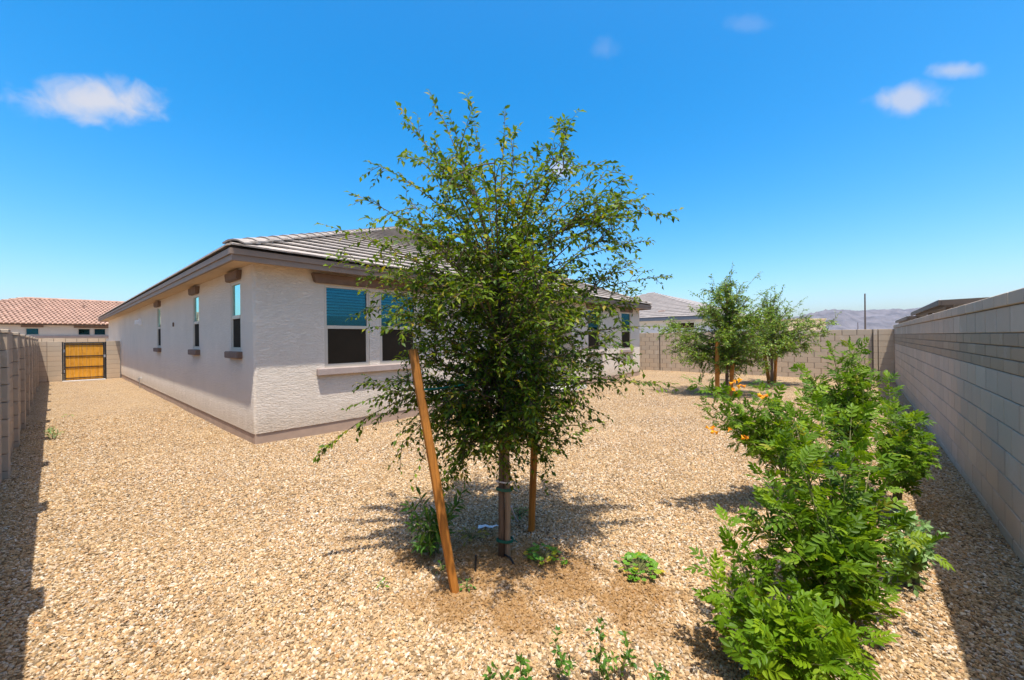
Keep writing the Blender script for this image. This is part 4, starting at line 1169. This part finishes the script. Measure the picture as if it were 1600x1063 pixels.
def plant(name, label, cat, base, tips, kind, mat, L, spacing, seed, stem_r=.006, shoots=3, arch=.25, group=None, start=.18, stem_mat='stem_green', shoot_len=.28, cap=295, up=.55):
    rg = random.Random(seed); base = Vector(base)
    t = thing(name, label, cat, base, group); items = []
    def rv_(s): return Vector((rg.gauss(0, s), rg.gauss(0, s), rg.gauss(0, s)))
    def dress(path, st, sz):
        ln = sum((path[i + 1] - path[i]).length for i in range(len(path) - 1)); n = max(2, int(ln * (1 - st) / spacing)); ph = rg.uniform(0, 6.28)
        for k in range(n):
            u = st + (1 - st) * (k + .5) / n; q, tg = along(path, min(u, .999))
            a_ = tg.cross(Vector((.3, .2, 1)).normalized());
            if a_.length < .05: a_ = tg.cross(Vector((1, 0, 0)))
            a_.normalize(); b_ = tg.cross(a_)
            for s in (0, 1):
                th = ph + k * 1.57 + s * math.pi + rg.uniform(-.35, .35)
                o_ = a_ * math.cos(th) + b_ * math.sin(th)
                d = (o_ * rg.uniform(.65, 1.0) + tg * rg.uniform(.3, .8) + Vector((0, 0, up * rg.uniform(-.2, .8)))).normalized()
                nn = (Vector((0, 0, 1)) + tg * .2 + rv_(.55))
                items.append((q, d, nn, L * sz * rg.uniform(.75, 1.2) * (.75 + .35 * math.sin(math.pi * min(u, .95)))))
        q, tg = along(path, .995); items.append((q, tg, Vector((0, 0, 1)) + rv_(.3), L * sz * .8))
    for i, tip in enumerate(tips):
        b0 = base + Vector((rg.uniform(-.04, .04), rg.uniform(-.04, .04), -.03)); tip = Vector(tip)
        hgt = tip.z - base.z; p1 = b0.lerp(tip, .35) + Vector((0, 0, arch * abs(hgt) + .05))
        path = bez(b0, p1, tip, 12); mb = MB()
        mb.tube(path, [stem_r * (1 - .75 * k / 11) for k in range(12)], 5, False)
        dress(path, start, 1.0)
        for k in range(shoots):
            q, tg = along(path, rg.uniform(.3, .9)); ln = shoot_len * rg.uniform(.6, 1.15)
            e = q + (tg * .7 + rv_(.55) + Vector((0, 0, .2))).normalized() * ln
            e.z = max(e.z, base.z + .02)
            sp2 = bez(q, q.lerp(e, .5) + Vector((0, 0, .04)), e, 6); mb.tube(sp2, [stem_r * .5 * (1 - .7 * j / 5) for j in range(6)], 4, False)
            dress(sp2, .2, .9)
        mb.build('stem', stem_mat, t, True)
    meshes = leaf_set(kind, mat); rest = []
    items.sort(key=lambda it: (it[0] - CAM).dot(FW))
    for i, (q, d, nn, l) in enumerate(items):
        if q.z < base.z + .004: q = Vector((q.x, q.y, base.z + .01))
        s = d.cross(nn)
        if s.length < .05: continue
        s.normalize(); u = s.cross(d); rot = Matrix((s, d, u)).transposed()
        me = meshes[rg.randrange(len(meshes))]
        if i < cap: place('leaf', me, t, q, rot.to_quaternion(), (l,) * 3)
        else: rest.append((me, Matrix.Translation(q) @ rot.to_4x4() @ Matrix.Scale(l, 4)))
    if rest:
        mb = MB()
        for me, mw in rest: mb.add([mw @ v.co for v in me.vertices], [tuple(p_.vertices) for p_ in me.polygons], rg.random() + .001)
        m2 = bpy.data.meshes.new('inner_leaves'); m2.from_pydata(mb.v, [], mb.f); m2.materials.append(M[mat])
        at = m2.attributes.new('rnd', 'FLOAT', 'POINT'); at.data.foreach_set('value', mb.r)
        stuff(place('inner_leaves', m2, t))
    print('plant', label, len(items))
    return t

def tipset(lst): return [dep(*q_) for q_ in lst]
# bush row along the right wall, near to far
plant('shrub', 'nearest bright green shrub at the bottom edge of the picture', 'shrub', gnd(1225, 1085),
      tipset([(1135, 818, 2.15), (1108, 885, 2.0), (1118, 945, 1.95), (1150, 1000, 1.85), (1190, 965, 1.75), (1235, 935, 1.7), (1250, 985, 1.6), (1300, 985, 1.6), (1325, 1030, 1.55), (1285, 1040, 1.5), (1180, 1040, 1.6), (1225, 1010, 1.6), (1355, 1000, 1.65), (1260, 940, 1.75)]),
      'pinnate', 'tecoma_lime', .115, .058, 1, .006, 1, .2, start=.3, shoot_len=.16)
plant('shrub', 'tall dense green shrub, second nearest in the row by the wall', 'shrub', gnd(1318, 1000),
      tipset([(1190, 745, 2.2), (1205, 690, 2.35), (1240, 655, 2.4), (1285, 640, 2.45), (1330, 655, 2.4), (1370, 690, 2.4), (1385, 745, 2.35), (1372, 800, 2.25), (1185, 830, 2.1), (1170, 870, 2.05), (1215, 790, 2.0), (1345, 865, 2.05), (1375, 930, 2.05), (1250, 720, 2.1), (1320, 735, 2.1), (1290, 800, 1.95), (1325, 830, 1.95), (1345, 965, 1.95), (1240, 860, 1.9), (1300, 880, 1.85), (1260, 680, 2.7), (1340, 770, 2.6)]),
      'pinnate', 'tecoma', .115, .060, 2, .007, 2, .22, start=.28, shoot_len=.24)
D4 = gnd(1245, 778)
dt = plant('shrub', 'arching shrub with orange trumpet flowers behind the tall dense shrub', 'shrub', D4,
      tipset([(1080, 594, 3.5), (1100, 635, 3.5), (1130, 612, 3.6), (1150, 655, 3.5), (1188, 612, 3.7), (1205, 630, 3.7), (1215, 665, 3.6), (1255, 618, 3.9), (1165, 690, 3.5), (1230, 690, 3.6), (1112, 655, 3.6), (1275, 655, 3.9), (1300, 640, 4.0), (1190, 660, 3.8)]),
      'pinnate', 'tecoma', .12, .070, 3, .008, 2, .35, start=.35, shoot_len=.24)
plant('shrub', 'tallest pointed green shrub standing before the far wall corner', 'shrub', gnd(1335, 725),
      tipset([(1327, 540, 4.8), (1343, 560, 4.8), (1303, 562, 4.8), (1248, 576, 4.6), (1366, 598, 4.7), (1288, 598, 4.6), (1320, 590, 4.5), (1352, 635, 4.5), (1285, 640, 4.5), (1330, 640, 4.4), (1310, 620, 4.9), (1345, 600, 5.0), (1270, 610, 4.8), (1330, 565, 5.1)]),
      'pinnate', 'tecoma', .125, .065, 4, .009, 3, .25, start=.25, shoot_len=.32)
plant('shrub', 'spreading green shrub in the wall shade beside the right wall', 'shrub', gnd(1402, 792),
      tipset([(1446, 685, 3.3), (1432, 655, 3.4), (1425, 655, 3.5), (1398, 640, 3.7), (1432, 720, 3.2), (1438, 705, 3.2), (1402, 690, 3.4), (1385, 640, 3.9), (1382, 720, 3.4), (1388, 590, 4.2), (1420, 735, 3.2)]),
      'pinnate', 'tecoma', .12, .065, 5, .007, 2, .28, start=.3, shoot_len=.14)
plant('shrub', 'small pale green shrub at the edge of the wall shadow', 'shrub', gnd(1416, 898),
      tipset([(1415, 800, 2.62), (1448, 824, 2.6), (1458, 872, 2.45), (1435, 840, 2.4), (1450, 856, 2.5), (1440, 884, 2.45), (1400, 832, 2.6), (1386, 862, 2.5), (1425, 862, 2.45), (1405, 885, 2.45), (1430, 815, 2.75)]),
      'ovate', 'pale_leaf', .062, .030, 6, .004, 3, .15, start=.15, shoot_len=.14)
# flowers on the arching shrub
def flower_mesh():
    mb = MB(); n = 10
    vs_ = []
    for (y, r_) in ((0, .004), (.018, .006), (.036, .012)):
        for i in range(n): th = 2 * math.pi * i / n; vs_.append((math.cos(th) * r_, y, math.sin(th) * r_))
    for i in range(n):
        th = 2 * math.pi * i / n; r_ = .026 if i % 2 == 0 else .017; vs_.append((math.cos(th) * r_, .045 if i % 2 == 0 else .041, math.sin(th) * r_))
    mb.add(vs_, [(k * n + i, k * n + (i + 1) % n, (k + 1) * n + (i + 1) % n, (k + 1) * n + i) for k in range(3) for i in range(n)])
    me = bpy.data.meshes.new('flower'); me.from_pydata(mb.v, [], mb.f); me.materials.append(M['petal']); return me
fm = flower_mesh(); rg = random.Random(8)
for (px, py, d, n, sp_) in ((1157, 598, 3.65, 7, .05), (1146, 609, 3.6, 2, .02), (1191, 617, 3.6, 4, .025), (1112, 671, 3.45, 6, .02), (1136, 675, 3.45, 1, .01), (1163, 681, 3.45, 2, .02), (1303, 664, 3.4, 1, .01)):
    c = dep(px, py, d)
    for k in range(n):
        dv = Vector((rg.gauss(0, 1), rg.gauss(0, 1), rg.gauss(-.1, .6))).normalized()
        dv = (dv - FW * .5).normalized()
        s = dv.cross(Vector((0, 0, 1))).normalized()
        place('flower', fm, dt, c + Vector((rg.uniform(-sp_, sp_), rg.uniform(-sp_, sp_), rg.uniform(-sp_, sp_) * .6)), Matrix((s, dv, s.cross(dv))).transposed().to_quaternion(), (rg.uniform(.7, .95),) * 3)
# weeds
plant('weed', 'knee-high dark green weed behind the leaning stake', 'weed', gnd(678, 864),
      tipset([(655, 772, 2.98), (690, 765, 3.0), (714, 790, 2.95), (642, 820, 2.9), (652, 850, 2.85), (700, 805, 2.9), (722, 775, 3.0), (668, 800, 2.85), (682, 830, 2.8), (640, 795, 3.0), (668, 850, 2.8)]), 'lance', 'weed', .085, .034, 11, .005, 2, .2, shoot_len=.12)
def rosette(label, px, py, n, rad, L, mat, seed, kind='lobed'):
    rg = random.Random(seed); b = gnd(px, py); t = thing('weed', label, 'weed', b)
    meshes = leaf_set(kind, mat); st = MB()
    for k in range(n):
        a_ = rg.uniform(0, 6.28); r_ = rad * math.sqrt(rg.uniform(.02, 1)); zz = .02 + (1 - r_ / rad) * rad * .45 + rg.uniform(0, .015)
        q = b + Vector((math.cos(a_) * r_, math.sin(a_) * r_, zz)); d = Vector((math.cos(a_), math.sin(a_), rg.uniform(-.25, .35))).normalized()
        nn = Vector((0, 0, 1)) + Vector((rg.gauss(0, .3), rg.gauss(0, .3), 0)); s = d.cross(nn).normalized(); u = s.cross(d)
        place('leaf', meshes[k % 2], t, q, Matrix((s, d, u)).transposed().to_quaternion(), (L * rg.uniform(.7, 1.2),) * 3)
        st.tube([b, b.lerp(q, .5) + Vector((0, 0, .01)), q], .0018, 4, False)
    st.build('stem', 'stem_green', t)
rosette('round lobed-leaf weed alone on sunny gravel right of the elm', 998, 894, 64, .125, .048, 'weed_bright', 1)
rosette('low green weed on gravel just right of the elm trunk', 848, 872, 44, .10, .046, 'weed_bright', 2)
rosette('small leafy sprout beside the low green weed', 878, 884, 7, .03, .03, 'weed_bright', 3)
rosette('yellowing weed between the leaning stake and the trunk', 737, 842, 22, .10, .05, 'dry', 4, 'ovate')
rosette('small green weed left of the leaning stake foot', 690, 893, 12, .05, .032, 'weed', 5, 'ovate')
rosette('small weed sprouting at the foot of the leaning stake', 728, 920, 12, .045, .030, 'weed', 6, 'ovate')
rosette('single small sprig on open gravel left of the stake', 597, 920, 7, .025, .04, 'weed_bright', 7, 'lance')
rosette('feathery green weed at the foot of the right stake', 812, 806, 34, .085, .05, 'weed', 8, 'lance')
plant('weed', 'grey-green sprout on the gravel near the left wall', 'weed', gnd(82, 687), tipset([(84, 670, 6.6), (75, 676, 6.6), (90, 678, 6.6), (80, 673, 6.7)]), 'lance', 'pale_leaf', .07, .03, 9, .004, 1, .1, shoot_len=.06)
rosette('tiny yellow-green tuft on gravel toward the gate', 107, 652, 9, .08, .06, 'weed_bright', 10, 'lance')
rosette('low grey-green plant at the foot of the farthest elm', 1197, 606, 90, .55, .12, 'weed', 12, 'ovate')
def tallweed(label, px, py, tips, seed, L=.034):
    plant('weed', label, 'weed', gnd(px, py), tipset(tips), 'ovate', 'weed', L, .032, seed, .0025, 1, .12, start=.2, shoot_len=.07)
tallweed('upright weed with the tallest stem at the bottom centre', 945, 1068, [(940, 972, 1.80), (925, 1015, 1.80), (950, 1035, 1.78)], 21)
tallweed('upright weed right of the tallest bottom weed', 972, 1062, [(975, 990, 1.82), (985, 1020, 1.80), (958, 1025, 1.82)], 22)
tallweed('upright weed left of the tallest bottom weed', 885, 1070, [(866, 1002, 1.82), (880, 1025, 1.80), (896, 1035, 1.80)], 23)
tallweed('small weed at the bottom edge left of the upright weeds', 818, 1078, [(812, 1030, 1.78), (825, 1048, 1.76)], 24)
tallweed('tiny weed tip at bottom edge, leftmost of the bottom weeds', 773, 1085, [(772, 1042, 1.75), (796, 1056, 1.72)], 25)
tallweed('small weed at the bottom edge near the nearest shrub', 1035, 1082, [(1036, 1045, 1.76), (1026, 1058, 1.74)], 26)

# ------------------------------------------------------------------ haze
hz = NT('haze_air'); pv = hz.new('ShaderNodeVolumePrincipled')
pv.inputs['Color'].default_value = (.66, .79, 1.0, 1); pv.inputs['Density'].default_value = .00005; pv.inputs['Anisotropy'].default_value = .2
hz.l.new(pv.outputs[0], hz.out.inputs['Volume'])
hm = MB().box(-5500, 5500, -5500, 5500, -1.2, 330).mesh('haze', hz.m)
stuff(place('haze', hm))
